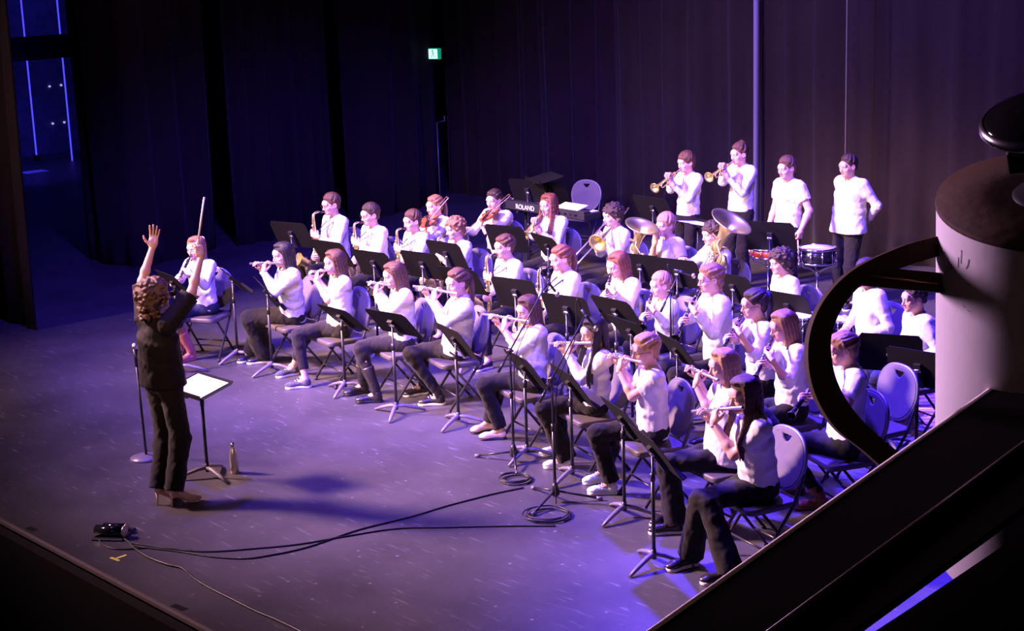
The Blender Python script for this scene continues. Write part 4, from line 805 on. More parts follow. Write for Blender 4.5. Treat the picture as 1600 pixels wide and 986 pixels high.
def curtain(name, path, z0, z1, amp, period, label, seed=0, group='black stage curtains', mt=None):
    P = smooth_path([np.array([p[0], p[1], 0.]) for p in path], 30); P = np.array(P); seg = np.linalg.norm(np.diff(P, axis=0), axis=1); s = np.concatenate([[0], np.cumsum(seg)]); n = max(24, int(s[-1]/period*12)); t = np.linspace(0, s[-1], n); X = np.interp(t, s, P[:, 0]); Y = np.interp(t, s, P[:, 1])
    tx = np.gradient(X); ty = np.gradient(Y); L = np.hypot(tx, ty); nx, ny = -ty/L, tx/L; rnd = np.random.RandomState(seed); ph = 2*PI*t/period+1.2*np.sin(t*1.7+seed)+.8*np.sin(t*.61+seed*2)
    w_ = amp*(np.sin(ph)+.35*np.sin(2.3*ph+seed)+.3*np.sin(.37*ph)); V = []; rows = 14; th = .02
    for side in (0, 1):
        for i in range(rows):
            z = z0+(z1-z0)*i/(rows-1); k = (1.0-.35*i/(rows-1)); 
            for j in range(n): o = w_[j]*k+side*th+.02*math.sin(t[j]*3+i*.7); V.append((X[j]+nx[j]*o, Y[j]+ny[j]*o, z))
    m_ = rows*n; Fc = []
    for i in range(rows-1):
        for j in range(n-1):
            a = i*n+j; Fc += [(a, a+1, a+n+1, a+n), (m_+a, m_+a+n, m_+a+n+1, m_+a+1)]
        a = i*n; Fc.append((a, a+n, m_+a+n, m_+a)); a = i*n+n-1; Fc.append((a, m_+a, m_+a+n, a+n))
    for j in range(n-1): Fc.append((j, m_+j, m_+j+1, j+1)); q = (rows-1)*n+j; Fc.append((q, q+1, m_+q+1, m_+q))
    b = MB(); b.add(V, Fc); o = b.obj(name, mt or velvet); tag(o, label, 'curtain', group); return o
g2 = lambda x, y: G(x, y)[:2]
curtain('curtain', [(-27, 7.9), (-20, 8.0), g2(60, 515)], .0, 9.8, .05, .45, 'black side curtain at the left edge of the photo, nearest the stage front', 1, mt=mat('black_velvet_shaded', (.007, .004, .004), .95))  # darker copy of the velvet, its shade put into the colour
curtain('curtain', [g2(137, 406), g2(190, 424)+np.array([-.1, .3]), g2(342, 388)], .0, 9.8, .045, .6, 'wide black side curtain behind the conductor', 2)
c_end = g2(523, 352); curtain('curtain', [g2(372, 386), g2(440, 372)+np.array([0, -.1]), c_end], .0, 9.8, .07, .30, 'pleated black side curtain behind the far left saxophonist', 3)
curtain('curtain', [g2(545, 344), g2(620, 334), g2(689, 311)], .0, 9.8, .05, .8, 'smooth black side curtain left of the green exit sign', 4)
e1 = atY(1192, 300, 17.0); curtain('curtain', [(-20.9, 17.35), (-17, 17.1), (e1[0]+.05, 17.0)], .0, 9.8, .06, .55, 'black backdrop curtain, left half behind the violins and keyboards', 5)
curtain('curtain', [(e1[0]+.02, 16.98), (-8, 17.0), (0, 17.0), (7.5, 17.0)], .0, 9.8, .045, .62, 'black backdrop curtain, right half behind the standing players', 6)
b = MB(); b.tube([(e1[0], 16.86, .02), (e1[0]+.01, 16.86, 3), (e1[0], 16.86, 9.8)], .045, 8, flat=.8); tag(b.obj('light_streak_edge', mat('pale_light_streak', (.22, .21, .32), .8)), 'pale curtain edge coloured as the light streak down the backdrop', 'curtain edge')  # streak of light on the curtain, put into the pale colour
cx = atY(1321, 235, 16.4); b = MB(); b.tube([(cx[0], 16.4, .0), (cx[0], 16.4, 9.9)], .008, 6); tag(b.obj('hanging_cord', mat('grey_cord', (.22, .20, .22), .7)), 'thin grey cord hanging straight down before the backdrop', 'cord')

# blue-lit side area seen past the curtains
def atX(x, y, X): d = ray(x, y); return CP+d*(X-CP[0])/d[0]
bluepipe = mat('blue_pipe_glow', (.05, .05, .4), .4, emit=((.06, .05, 1.0), 1.6))  # pipes standing in blue light; that light is put in as glow
for (xa, ya, xb, yb) in ((33, 30, 57, 242), (90, 25, 114, 262)):
    A = atX(xb, yb, -30.5); b = MB(); b.tube([(A[0], A[1], A[2]), (A[0], A[1], 8.6)], .016, 8); e = empty('glowing_pipe', Matrix.Translation((0, 0, 0)), ('left' if xa < 50 else 'right')+' of the two tall pipes in the wings, blue light put in as glow', 'glowing pipe', 'blue glowing pipes'); b.obj('tube', bluepipe, e)
    m_ = MB(); m_.box((A[0], A[1], A[2]-.06), (.05, .05, .06)); m_.obj('base', dark, e)
A = atX(28, 77, -29.5); B = atX(125, 77, -29.5); b = MB(); b.box(((A[0]), (A[1]+B[1])/2, A[2]+.0), (.08, 1.6, .22)); tag(b.obj('lighting_beam', dark), 'black horizontal beam crossing the two glowing pipes', 'beam')
A = atX(30, 300, -29.6); B = atX(130, 285, -29.6); r = empty('workbench', Matrix.Translation(((A[0]), (A[1]+B[1])/2, 0)), 'low workbench against the blue-lit side wall', 'bench'); zt = (A[2]+B[2])/2
b = MB(); b.box((0, 0, zt), (.35, 1.9, .03)); b.obj('top', mat('bench_top', (.25, .22, .25), .6), r)
for y in (-1.7, 0, 1.7): b = MB(); b.box((.25, y, zt/2), (.03, .03, zt/2)); b.obj('leg', M['pole'], r)
for i, (px, py, hw, hh, lb, mt) in enumerate(((54, 268, .22, .16, 'pale box at the left end of the workbench', 'white'), (122, 268, .14, .09, 'small pale box at the right end of the workbench', 'white'), (72, 275, .20, .08, 'flat case lying on the workbench', 'greyshirt'), (104, 262, .07, .15, 'small brown canister on the workbench', 'brownb'))):
    A = atX(px, py, -29.6); b = MB(); b.box((A[0], A[1], zt+.033+hh), (.12, hw, hh), bev=.02); b.box((A[0], A[1], zt+.033+2*hh-.02), (.125, hw+.005, .012)); tag(b.obj('storage_box', M[mt]), lb, 'box')
spot('wing_blue_lamp', (-27.0, 13.5, 6.5), (-32, 13.2, 4.5), 900, (.05, .04, 1.0), 100, 1.0)
spot('wing_blue_lamp_low', (-27.9, 12.6, 2.6), (-30, 12.8, .4), 420, (.05, .04, 1.0), 110, 1.0)
led = mat('pilot_lamp_white', (.6, .5, .9), .4, emit=((.45, .4, 1.0), .9))
for i, (px, py) in enumerate(((77, 135), (95, 133), (82, 193), (100, 191), (324, 113), (336, 112), (341, 164))):
    A = atX(px, py, -32.1); b = MB(); b.lathe([(0, 0), (.022, 0), (.022, .03), (.010, .045), (0, .045)], A, (1, 0, 0), 10); tag(b.obj('pilot_lamp', led), ('small pilot lamp on the dark side wall, %s' % ('upper left', 'upper right', 'lower left', 'lower right', 'left one past the wide curtain', 'right one past the wide curtain', 'lowest past the wide curtain')[i]), 'pilot lamp', 'pilot lamps in the wings')
# exit sign
A = atY(675, 84, 17.05); A = atY(675, 84, 16.6); f = az_dir(A, 62); mw = frame_mat(A, f); r = empty('exit_sign', mw, 'lit green running-man exit sign beside the curtain edge', 'exit sign')
b = MB(); b.box((0, 0, 0), (.15, .03, .085), bev=.008); b.obj('housing', mat('exit_green', (.01, .25, .12), .5, emit=((.0, .38, .20), .7)), r)
b = MB(); b.box((-.035, .034, .0), (.075, .004, .075)); b.obj('panel', mat('exit_white', (.6, .9, .8), .5, emit=((.55, 1.0, .85), 1.3)), r)
b = MB(); c = -.035; b.ell((c+.004, .040, .048), (.011, .003, .013)); b.tube([(c, .040, .032), (c-.004, .040, -.004)], .010, 6, flat=.4); b.tube([(c-.004, .040, -.004), (c+.022, .040, -.026), (c+.018, .040, -.058)], .007, 6, flat=.4); b.tube([(c-.004, .040, -.004), (c-.014, .040, -.034), (c-.036, .040, -.046)], .007, 6, flat=.4); b.tube([(c, .040, .028), (c+.026, .040, .012)], .005, 6, flat=.4); b.tube([(c, .040, .028), (c-.022, .040, .014), (c-.030, .040, -.004)], .005, 6, flat=.4); b.obj('running_figure', mat('exit_dark', (.0, .03, .02), .6), r)
b = MB(); b.box((0, -.03, .4), (.012, .012, .32)); b.obj('bracket', dark, r)
b = MB(); A2 = atY(690, 190, 16.6); b.tube([A2+np.array([-.12, 0, -.02]), A2+np.array([.08, 0, .02]), A2+np.array([.07, 0, .10])], .012, 6); b.tube([A2+np.array([-.12, 0, -.02]), (A2[0]-.12, A2[1], 0)], .012, 6); tag(b.obj('wall_bracket', M['rim']), 'thin bent pipe below the exit sign', 'pipe')

# ------------------------------------------------------------------ people
def no_hands(s): return None
W_ = dict
def lap(dx=0, dz=.10, dy=.28):
    def f(q):
        return {'L': (np.array([-.10+dx, dy, q['pz']+dz]), nrm((.5, .8, -.2)), np.array([0, -.1, -1.]), 'relaxed', (-.8, -.6, -.5)), 'R': (np.array([.10+dx, dy, q['pz']+dz]), nrm((-.5, .8, -.2)), np.array([0, -.1, -1.]), 'relaxed', (.8, -.6, -.5))}
    return f
T = ('shoew', 'solew')
# front row
person('clarinet player with the white hair bow', 'person with long fair hair and a white bow, playing clarinet at the far left', (306, 388), 48, .93, inst='clarinet', end=(270, 460), away=-1, feet=((283, 538), (299, 548)), pelvis=(320, 475), hair='long', hc='light', legs='skirt', legm='navy', shoe='boot', sm=('redb', 'redb'), shin='tights', seed=1, pitch=6)
person('flute player with short black hair', 'person with chin-length black hair and wide black trousers, legs crossed, playing flute', (442, 398), 16, 1.0, inst='flute', end=(391, 412), feet=((397, 548), (415, 552)), pelvis=(458, 488), hair='bob', hc='black', skin='skin2', legs='wide', shoe='sneaker', sm=('shoeb', 'solew'), lace=True, seed=2)
person('flute player in grey trainers', 'person with long brown hair, cropped trousers and grey trainers, playing flute', (523, 410), 14, .97, inst='flute', end=(481, 426), feet=((455, 570), (477, 590)), pelvis=(530, 508), hair='long', hc='brown', sleeve='short', legs='crop', legm='charcoal', shoe='sneaker', sm=('shoeg', 'solew'), lace=True, seed=3)
person('flute player in black boots', 'person with long brown hair, dark leggings and black ankle-high boots, playing flute', (616, 430), 12, .97, inst='flute', end=(574, 441), feet=((567, 598), (588, 612)), pelvis=(628, 528), hair='long', hc='brown', sleeve='long', legs='slim', legm='charcoal', shoe='boot', sm=('shoeb', 'shoeb'), seed=4, pitch=14)
person('flute player in high-top canvas shoes', 'person with wavy ponytail, white sweater and black high-top canvas shoes, playing flute', (714, 442), 10, 1.0, inst='flute', end=(646, 447), feet=((660, 600), (686, 616)), pelvis=(712, 540), hair='pony', hc='brown', sleeve='long', legs='slim', shoe='hightop', sm=('shoeb', 'solew'), lace=True, seed=5, wide=1.1)
person('flute player in flat pumps', 'person with waist-length brown hair, black trousers and bare-ankle flat pumps, playing flute', (825, 484), 16, .93, inst='flute', end=(755, 491), feet=((765, 655), (782, 668)), pelvis=(832, 590), hair='long', hc='brown', sleeve='rolled', legs='straight', shoe='flat', sm=('beige', 'shoeb'), seed=6, pitch=12)
person('flute player with long black hair', 'person with long black hair and flared black trousers, white shoes, playing flute', (927, 520), 14, .95, inst='flute', end=(860, 537), feet=((874, 690), (884, 712)), pelvis=(925, 612), hair='longfront', hc='black', legs='flare', shoe='sneaker', sm=T, seed=7)
person('flute player in mint trainers', 'person with glasses, fair plaited hair and white T-shirt, mint trainers, playing flute', (1008, 547), 14, .96, inst='flute', end=(945, 553), feet=((942, 732), (955, 752)), pelvis=(1020, 668), hair='braid', hc='blond', glasses=True, sleeve='short', legs='straight', shoe='sneaker', sm=('mint', 'solew'), lace=True, seed=8)
person('flute player in the printed blouse', 'person with straight blond hair in a short-sleeved printed blouse, playing flute', (1130, 572), 22, .99, inst='flute', end=(1067, 570), feet=((1052, 795), (1056, 812)), pelvis=(1132, 705), hair='long', hc='blond', shirt='blouse', sleeve='short', legs='flare', shoe='loafer', sm=('shoeb', 'solew'), seed=9)
person('flute player nearest the camera', 'person with very long brown hair, white T-shirt and black loafers, playing flute, nearest the camera', (1163, 617), 24, 1.04, inst='flute', end=(1082, 643), feet=((1080, 862), (1140, 888)), pelvis=(1185, 752), hair='longfront', hc='brown', sleeve='short', shirt='white', legs='flare', shoe='loafer', sm=('shoeb', 'solew'), seed=10, pitch=12)
# saxophones
person('tenor saxophonist with glasses', 'person with short brown hair and glasses playing a tenor saxophone, leftmost of the saxophonists', (517, 320), 30, 1.03, inst='tenor', hair='short', hc='brown', glasses=True, seed=11, collar=True)
person('alto saxophonist with black-rimmed glasses', 'person with short dark hair and black-rimmed glasses, white shirt crossed by a strap, playing saxophone', (578, 336), 32, 1.0, inst='alto', hair='short', hc='dark', glasses=True, seed=12)
person('saxophonist beside the violin player', 'person with swept brown hair and white shirt playing saxophone, before the seated violinist', (644, 346), 34, .92, inst='alto', hair='short', hc='brown', seed=13)
person('saxophonist with the tousled fringe', 'person with tousled light brown fringe in white shirt, playing saxophone', (711, 358), 28, .93, inst='alto', hair='tousled', hc='light', seed=14)
person('saxophonist with plaited hair', 'person with brown plait and white shirt, broad neck strap, playing saxophone', (788, 386), 30, .95, inst='alto', hair='braid', hc='brown', seed=15)
person('saxophonist with red ponytail', 'person with reddish hair tied back, white shirt, playing saxophone in front of the trombone', (876, 404), 26, .97, inst='tenor', hair='pony', hc='auburn', seed=16, pitch=12)
# clarinets
person('clarinet player with straight auburn hair', 'person with glasses and shoulder-length auburn hair, looking down a clarinet', (966, 414), 34, .97, inst='clarinet', end=(942, 484), away=-1, hair='bob', hc='auburn', glasses=True, seed=17, pitch=16)
person('smallest clarinet player', 'person with short fair hair and white shirt, the smallest player, holding a clarinet upright', (1032, 446), 28, .84, zc=1.05, inst='clarinet', end=(1004, 512), away=-1, hair='short', hc='straw', seed=18)
person('clarinet player with two plaits', 'person with glasses and two fair plaits in white sweater, playing clarinet', (1110, 436), 20, 1.03, zc=1.28, inst='clarinet', end=(1056, 528), away=-1, hair='braids', hc='light', glasses=True, seed=19)
person('clarinet player with the blue hair band', 'person with glasses and dark ponytail in a blue band, white shirt, playing clarinet', (1178, 476), 20, 1.0, inst='clarinet', end=(1128, 548), away=-1, hair='highpony', hc='dark', glasses=True, seed=20, sleeve='rolled')
person('clarinet player with the fair bob', 'person with glasses and straight fair bob, white shirt, playing clarinet', (1224, 510), 22, 1.0, inst='clarinet', end=(1180, 592), away=-1, hair='bob', hc='light', glasses=True, seed=21, pitch=14, sleeve='rolled')
person('clarinet player in brown boots', 'person with plaited updo, white T-shirt and tan boots, playing clarinet behind the curved bracket', (1316, 546), 18, 1.02, inst='clarinet', end=(1236, 650), away=-1, feet=((1247, 752), (1283, 775)), pelvis=(1318, 688), hair='updo', hc='light', sleeve='short', shoe='ankle', sm=('brownb', 'brownb'), seed=22, pitch=14)
# back rows
person('violinist partly behind the saxophones', 'person with fair hair tied back playing violin behind the saxophones', (679, 322), 36, .93, inst='violin', end=(662, 362), away=-1, baton=-(UP*.62+RT*.55)+FW*.1, hair='pony', hc='light', seed=23)
person('violinist left of the keyboards', 'person with dark hair pulled back playing violin in front of the tall music stands', (772, 313), 52, .97, inst='violin', end=(748, 352), away=-1, baton=-(UP*.45+RT*.55)+FW*.2, hair='pony', hc='dark', seed=24)
person('trumpet player with long auburn hair', 'person with long auburn hair seated and playing a trumpet beside the keyboards', (857, 320), 46, 1.02, inst='trumpet', end=(822, 368), away=-1, hair='longfront', hc='auburn', seed=25, instlabel='trumpet pointed down by the seated player with long auburn hair')
person('trombone player', 'person with curly dark hair in white top playing the trombone', (957, 337), 28, 1.02, inst='trombone', end=(889, 411), away=-1, hair='mop', hc='dark', seed=26)
def chin_hand(q): return {'R': (q['M']+q['Fh']*.03-q['U']*.03, nrm(q['U']*.9-q['Rt']*.2), nrm(-q['Fh']), 'grip', (.3, .1, -1)), 'L': (np.array([-.02, .27, q['pz']+.18]), nrm((.4, .8, .1)), np.array([1., 0, 0]), 'grip', (-.8, -.3, -.6))}
person('resting player in the grey shirt', 'person with fair fringe in a grey collared shirt, fist at mouth, beside the euphonium', (1040, 352), 42, .95, arms=chin_hand, shirt='greyshirt', sleeve='short', collar=True, hair='bowl', hc='straw', seed=27)
def tuba_arms(q): return {'L': (q['M']+q['Fh']*.20-q['Rt']*.10-q['U']*.25, nrm(q['U']*.5+q['Fh']*.4), nrm(q['Rt']), 'grip', (-.8, -.2, -.6)), 'R': (q['M']+q['Fh']*.20+q['Rt']*.10-q['U']*.18, nrm(-q['Rt']*.5+q['Fh']*.5+q['U']*.3), nrm(-q['U']), 'clar', (.8, -.2, -.6))}
person('tuba player', 'person with dark curly hair in white shirt hidden behind the big tuba bell', (1113, 366), 30, 1.0, arms=tuba_arms, hair='mop', hc='dark', seed=28)
person('curly-haired player without an instrument', 'person with curly dark hair and open mouth, seated behind a wide music stand', (1220, 410), 26, .93, arms=lap(), hair='curly', hc='dark', seed=29)
person('drummer behind the curved bracket', 'person in white top and navy trousers, drumstick on lap, head behind the curved bracket', (1352, 428), 30, 1.0, arms=lap(0, .10, .25), legm='navy', legs='straight', hair='short', hc='dark', seed=30)
person('player on the patterned rug', 'person with cropped dark hair and open-collared white shirt, seated beside the grey column', (1428, 466), 28, .95, arms=lap(0, .12, .24), feet=((1408, 655), (1428, 648)), hair='buzz', hc='dark', collar=True, legs='straight', legm='navy', shoe='sneaker', sm=('beige', 'solew'), lace=True, seed=31)
# standing
person('left standing trumpeter', 'person with bowl-cut brown hair, white shirt and belt, standing and playing trumpet', (1072, 254), 38, .97, 'stand', inst='trumpet', end=(1026, 294), away=-1, hair='bowl', hc='brown', collar=True, legs='straight', seed=32)
person('right standing trumpeter', 'person with a topknot, white shirt and belted black trousers, standing and playing trumpet', (1155, 241), 40, 1.04, 'stand', inst='trumpet', end=(1111, 277), away=-1, hair='topknot', hc='brown', collar=True, legs='straight', seed=33)
def stick_arm(q): return {'R': (np.array([.24, .05, q['pz']-.12]), nrm((0, .1, -1)), np.array([-1., 0, .0]), 'relaxed', (.4, -1, 0)), 'L': (np.array([-.25, .10, q['pz']-.06]), nrm((0, .25, -1)), np.array([1., 0, 0]), 'grip', (-.4, -1, 0))}
b1 = person('standing drummer in the T-shirt', 'person with short hair in a white T-shirt, standing with a drumstick in one hand', (1229, 263), 46, 1.02, 'stand', arms=stick_arm, hair='short', hc='brown', sleeve='short', legs='straight', seed=34)
def back_arms(q): return {'R': (np.array([.03, -.19, q['pz']+.02]), nrm((-.9, 0, -.3)), np.array([0, 1., 0]), 'relaxed', (1.2, -.3, -.2)), 'L': (np.array([-.03, -.18, q['pz']+.05]), nrm((.9, 0, -.3)), np.array([0, 1., 0]), 'relaxed', (-1.2, -.3, -.2))}
person('standing player in the cream sweatshirt', 'person with short hair in a loose cream sweatshirt, standing with hands behind the back', (1325, 260), 44, 1.02, 'stand', arms=back_arms, hair='buzz', hc='dark', shirt='cream', wide=1.32, legs='straight', legm='charcoal', seed=35)
# conductor
CB = G(262, 768)
def cond(q):
    lw = q['loc'](on_vert(233, 385, CB)+FW*.12); rw = q['loc'](on_vert(311, 392, CB)-FW*.05); F_ = q['dl'](-FW); R_ = q['dl'](RT); U_ = q['dl'](UP)
    return {'L': (lw, nrm(U_+R_*.15), nrm(F_), 'open', tuple(-U_*.2-R_*.5)), 'R': (rw+U_*.04, nrm(U_*.9-R_*.15), nrm(-F_*.8-R_*.5), 'baton', tuple(R_*1.0-U_*.6))}
cd = person('conductor', 'person in black blouse, black trousers and beige heels, conducting with both arms raised', (243, 464), 212, 1.0, 'stand', zc=1.62, arms=cond, pelvis=(254, 590), feet=((248, 762), (272, 765)), ankle=.135, hair='conductor', hc='brown', shirt='blackblouse', sleeve='elbow', legs='palazzo', legm='black', lift=.055, shoe='heel', sm=('beige', 'beige'), skin='skin2', headyaw=-8, pitch=-6, seed=36, wide=1.12)
hb = cd['wor'](cd['wr']['R']+cd['hd']['R'][0]*.085+nrm(cd['hd']['R'][1])*.03); tip = on_vert(321, 309, CB)-FW*.05
b = MB(); dv = nrm(tip-hb); b.tube([hb-dv*.03, hb+dv*.02, hb+dv*.06], [.010, .012, .006], 10); e = empty('baton', None, 'pale conducting baton in the raised right hand of the conductor', 'baton'); b.obj('grip', M['stick'], e); b = MB(); b.tube([hb+dv*.05, tip], [.007, .0075], 8); b.obj('shaft', mat('baton_white', (.78, .70, .66), .5), e)
# earring, bow, hair band, logo as parts
def add_part(nick, name, mb, mt): o = mb.obj(name, mt, BODIES[nick]['root']); o.matrix_local = BODIES[nick]['HM']; return o
b = MB(); b.tube([(.083+.0, -.004+.012*math.sin(t), -.050+.012*math.cos(t)) for t in np.linspace(0, 2*PI, 13)], .0028, 5, cap=False); add_part('conductor', 'earring', b, M['gold'])
b = MB(); [b.ell((s*.035, -.085, .085), (.036, .016, .026), R=rotz(s*.2)) for s in (-1, 1)]; b.ell((0, -.085, .085), (.012, .018, .012)); b.box((-.03, -.10, .045), (.012, .004, .035)); b.box((.03, -.10, .045), (.012, .004, .035)); add_part('clarinet player with the white hair bow', 'hair_bow', b, M['bow'])
b = MB(); b.tube([(.030*math.cos(t), -.125, .050+.030*math.sin(t)) for t in np.linspace(0, 2*PI, 15)], .013, 8, cap=False); add_part('clarinet player with the blue hair band', 'hair_band', b, M['blueband'])
q = b1; b = MB(); c0 = q['nb']+np.array([-.085, .125, -.19]); b.tube([c0+np.array([-.03, 0, -.004]), c0+np.array([0, .004, .006]), c0+np.array([.03, 0, -.004])], [.002, .005, .002], 6, flat=.5); b.obj('chest_logo', M['pole'], q['root'])
for nk in ('left standing trumpeter', 'right standing trumpeter'):
    q = BODIES[nk]; k = .95; b = MB(); pz = .885*(.97 if nk[0] == 'l' else 1.04); b.tube([(.150*math.sin(t), .117*math.cos(t), pz-.035) for t in np.linspace(0, 2*PI, 25)], .016, 8, cap=False, flat=.6); b.obj('belt', M['shoeb'], q['root']); b = MB(); b.box((0, .135, pz-.035), (.022, .005, .017), bev=.004); b.obj('belt_buckle', M['chrome'], q['root'])
# drumsticks
def drumstick(A, B, label):
    b = MB(); A = np.array(A); B = np.array(B); d = nrm(B-A); L = np.linalg.norm(B-A); b.tube([A, A+d*L*.75, A+d*L*.93, A+d*(L-.02), A+d*(L-.008), B], [.0085, .0082, .0045, .0045, .0068, .003], 8); tag(b.obj('drumstick', M['stick']), label, 'drumstick', 'drumsticks')
q = b1; g = q['wor'](q['wr']['L']+q['hd']['L'][0]*.085+np.array([.025, 0, 0])); t = on_vert(1245, 396, g)-FW*.1; dv = nrm(t-g); drumstick(g-dv*.08, g+dv*.32, 'drumstick hanging from the hand of the standing player in the T-shirt')
q = BODIES['drummer behind the curved bracket']; g = q['wor'](np.array([0, .36, .67])); drumstick(g+RT*.12-UP*.08, g-RT*.24+UP*.12, 'drumstick laid across the lap of the player behind the curved bracket')
A = on_vert(1276, 450, G(1290, 470, .8)); drumstick(A, A+RT*.20-UP*.20+FW*.25, 'drumstick standing up left of the curved bracket')

# tuba and euphonium
def brassbig(px, dep_from, axis, s, label, name):
    q = BODIES[dep_from]; base = q['wor'](q['hc']); P = on_vert(px[0], px[1], base+q['f']*.30); z = nrm(axis); y = nrm(-q['f']-z*np.dot(-q['f'], z)); x = np.cross(y, z)
    mw = Matrix([[x[i], y[i], z[i], P[i]] for i in range(3)]+[[0, 0, 0, 1]]); key = 'tuba'; r = b_tuba(s, name); r.matrix_world = mw; tag(r, label, name); return r
vU = np.array([0, 0, 1.0]); vh = nrm(FW*np.array([1, 1, 0]))
brassbig((1110, 404), 'tuba player', vU*.86+RT*.42-vh*.30, 1.0, 'large brass tuba with its bell tipped towards the camera', 'tuba')
brassbig((988, 402), 'resting player in the grey shirt', vU*.92+RT*.26-vh*.28, .82, 'brass euphonium standing in front of the player in grey', 'euphonium')

# ------------------------------------------------------------------ music stands
S_ = stand
S_('low music stand of the conductor, desk laid nearly flat', 212, desk=(320, 606), base=(325, 746), tilt=14, sheet=4, sheetlabel='loose white sheets fanned out on the music stand of the conductor')
for (lb, a, dk, bs, ti, who) in (
 ('music stand between the hair-bow player and the flute player with short black hair', 13, (357, 438), (372, 562), 46, 'flute player with short black hair'),
 ('music stand before the flute player in grey trainers', 10, (417, 460), (426, 582), 54, 'flute player in grey trainers'),
 ('music stand before the flute player in black boots', 34, (532, 498), (540, 612), 44, 'flute player in black boots'),
 ('music stand before the flute player in high-top shoes', 44, (616, 507), (620, 648), 48, 'flute player in high-top shoes'),
 ('music stand before the flute player in flat pumps', 24, (718, 535), (717, 664), 56, 'flute player in flat pumps'),
 ('music stand before the flute player with long black hair, behind a microphone stand', 24, (814, 580), (824, 716), 56, 'flute player with long black hair'),
 ('music stand before the flute player in mint trainers', 22, (895, 604), (895, 750), 56, 'flute player in mint trainers'),
 ('music stand before the flute player in the printed blouse', 22, (977, 660), (976, 808), 56, 'flute player in the printed blouse'),
 ('music stand nearest the camera, before the last flute player', 22, (1028, 707), (1022, 884), 56, 'flute player nearest the camera')):
    S_(lb, a, desk=dk, base=bs, tilt=ti, sheet=1, sheetlabel='white sheet on the stand of the '+who)
S_('dark music stand left of the player with the white hair bow', 22, desk=(272, 446), z=.90, tilt=50)
for (lb, a, px, z, ti) in (
 ('music stand in front of the tenor saxophonist with glasses', 50, (455, 368), 1.00, 62), ('music stand in front of the saxophonist with black-rimmed glasses', 42, (517, 397), .95, 58),
 ('music stand behind the flute player in black boots, upper left', 45, (584, 414), .92, 60), ('wide-looking music stand behind the flute player in high-top shoes, left', 48, (660, 416), .92, 62),
 ('music stand behind the flute player in high-top shoes, right', 48, (720, 440), .88, 56), ('music stand in front of the saxophonist with plaited hair', 52, (805, 460), .90, 66),
 ('music stand in front of the saxophonist with red ponytail', 52, (885, 487), .86, 66), ('music stand in front of the player with straight auburn hair', 42, (962, 490), .92, 56),
 ('music stand overlapping the one in front of the auburn clarinet player', 34, (986, 522), .86, 52),
 ('music stand behind the flute player in mint trainers', 24, (1058, 553), .84, 56), ('music stand in front of the seated violinist behind saxophones', 44, (697, 400), .92, 64),
 ('music stand in front of the violinist left of the keyboard', 55, (791, 374), .95, 66), ('music stand in front of the seated trumpeter with auburn hair', 30, (856, 388), .92, 56),
 ('music stand beside the left standing trumpeter', 48, (1020, 328), 1.15, 60), ('wide music stand in front of the resting player in grey, left of the pair', 58, (1000, 420), .84, 64),
 ('music stand in front of the resting player in grey, right of the pair', 58, (1058, 428), .84, 64), ('music stand below the tuba', 46, (1145, 452), .80, 62),
 ('music stand before the curly-haired player', 52, (1230, 482), .80, 62), ('music stand before the snare drums', 72, (1203, 371), 1.14, 68),
 ('music stand left of the grey column, farther one of the pair', 80, (1391, 553), .80, 74), ('music stand beside the grey column, nearer one of the pair', 62, (1434, 578), .84, 70),
 ('empty music stand behind the keyboard, left one', 56, (824, 300), 1.05, 66), ('empty music stand behind the keyboard, middle one', 50, (862, 303), 1.02, 62)):
    S_(lb, a, desk=px, z=z, tilt=ti)
S_('music stand between the trumpeters with a flat desk', 40, desk=(1090, 352), z=1.0, tilt=8, sheet=3, sheetlabel='white sheets lying on the flat desk between the trumpeters')
S_('tall empty music stand with a flat grey desk before the backdrop', 200, desk=(852, 280), z=1.22, tilt=12)

# extra chairs
P = G(905, 338, .44); place_chair(P, az_dir(P, 62), 'empty lavender-lit folding chair behind the keyboard')
P = G(1366, 668, .44); place_chair(P, az_dir(P, 40), 'empty folding chair standing right of the clarinet player in brown boots')
# black jacket over the chair between the two nearest rows
q = BODIES['flute player in the printed blouse']; v = Vol((-.30, -.50, .30), (.34, .0, .95), .009)
v.econe((0, -.30, .80), (.02, -.34, .42), (.20, .05), (.24, .09), (1, 0, 0), .03); v.cap((-.18, -.28, .78), (-.22, -.30, .50), .05, .045, .03); v.cap((.19, -.28, .80), (.25, -.30, .48), .055, .045, .03); v.ell((0, -.27, .83), (.17, .06, .05), .03); v.noise(.009, 30, 26, 22, 2); v.noise(.004, 70, 66, 60, 1)
V, Q = v.nets(); o = bpy.data.objects.new('jacket', mesh_np('jacket', V, Q, [M['black']])); link(o); o.matrix_world = q['W']; tag(o, 'black jacket hung over the chair back behind the two nearest flute players', 'jacket')

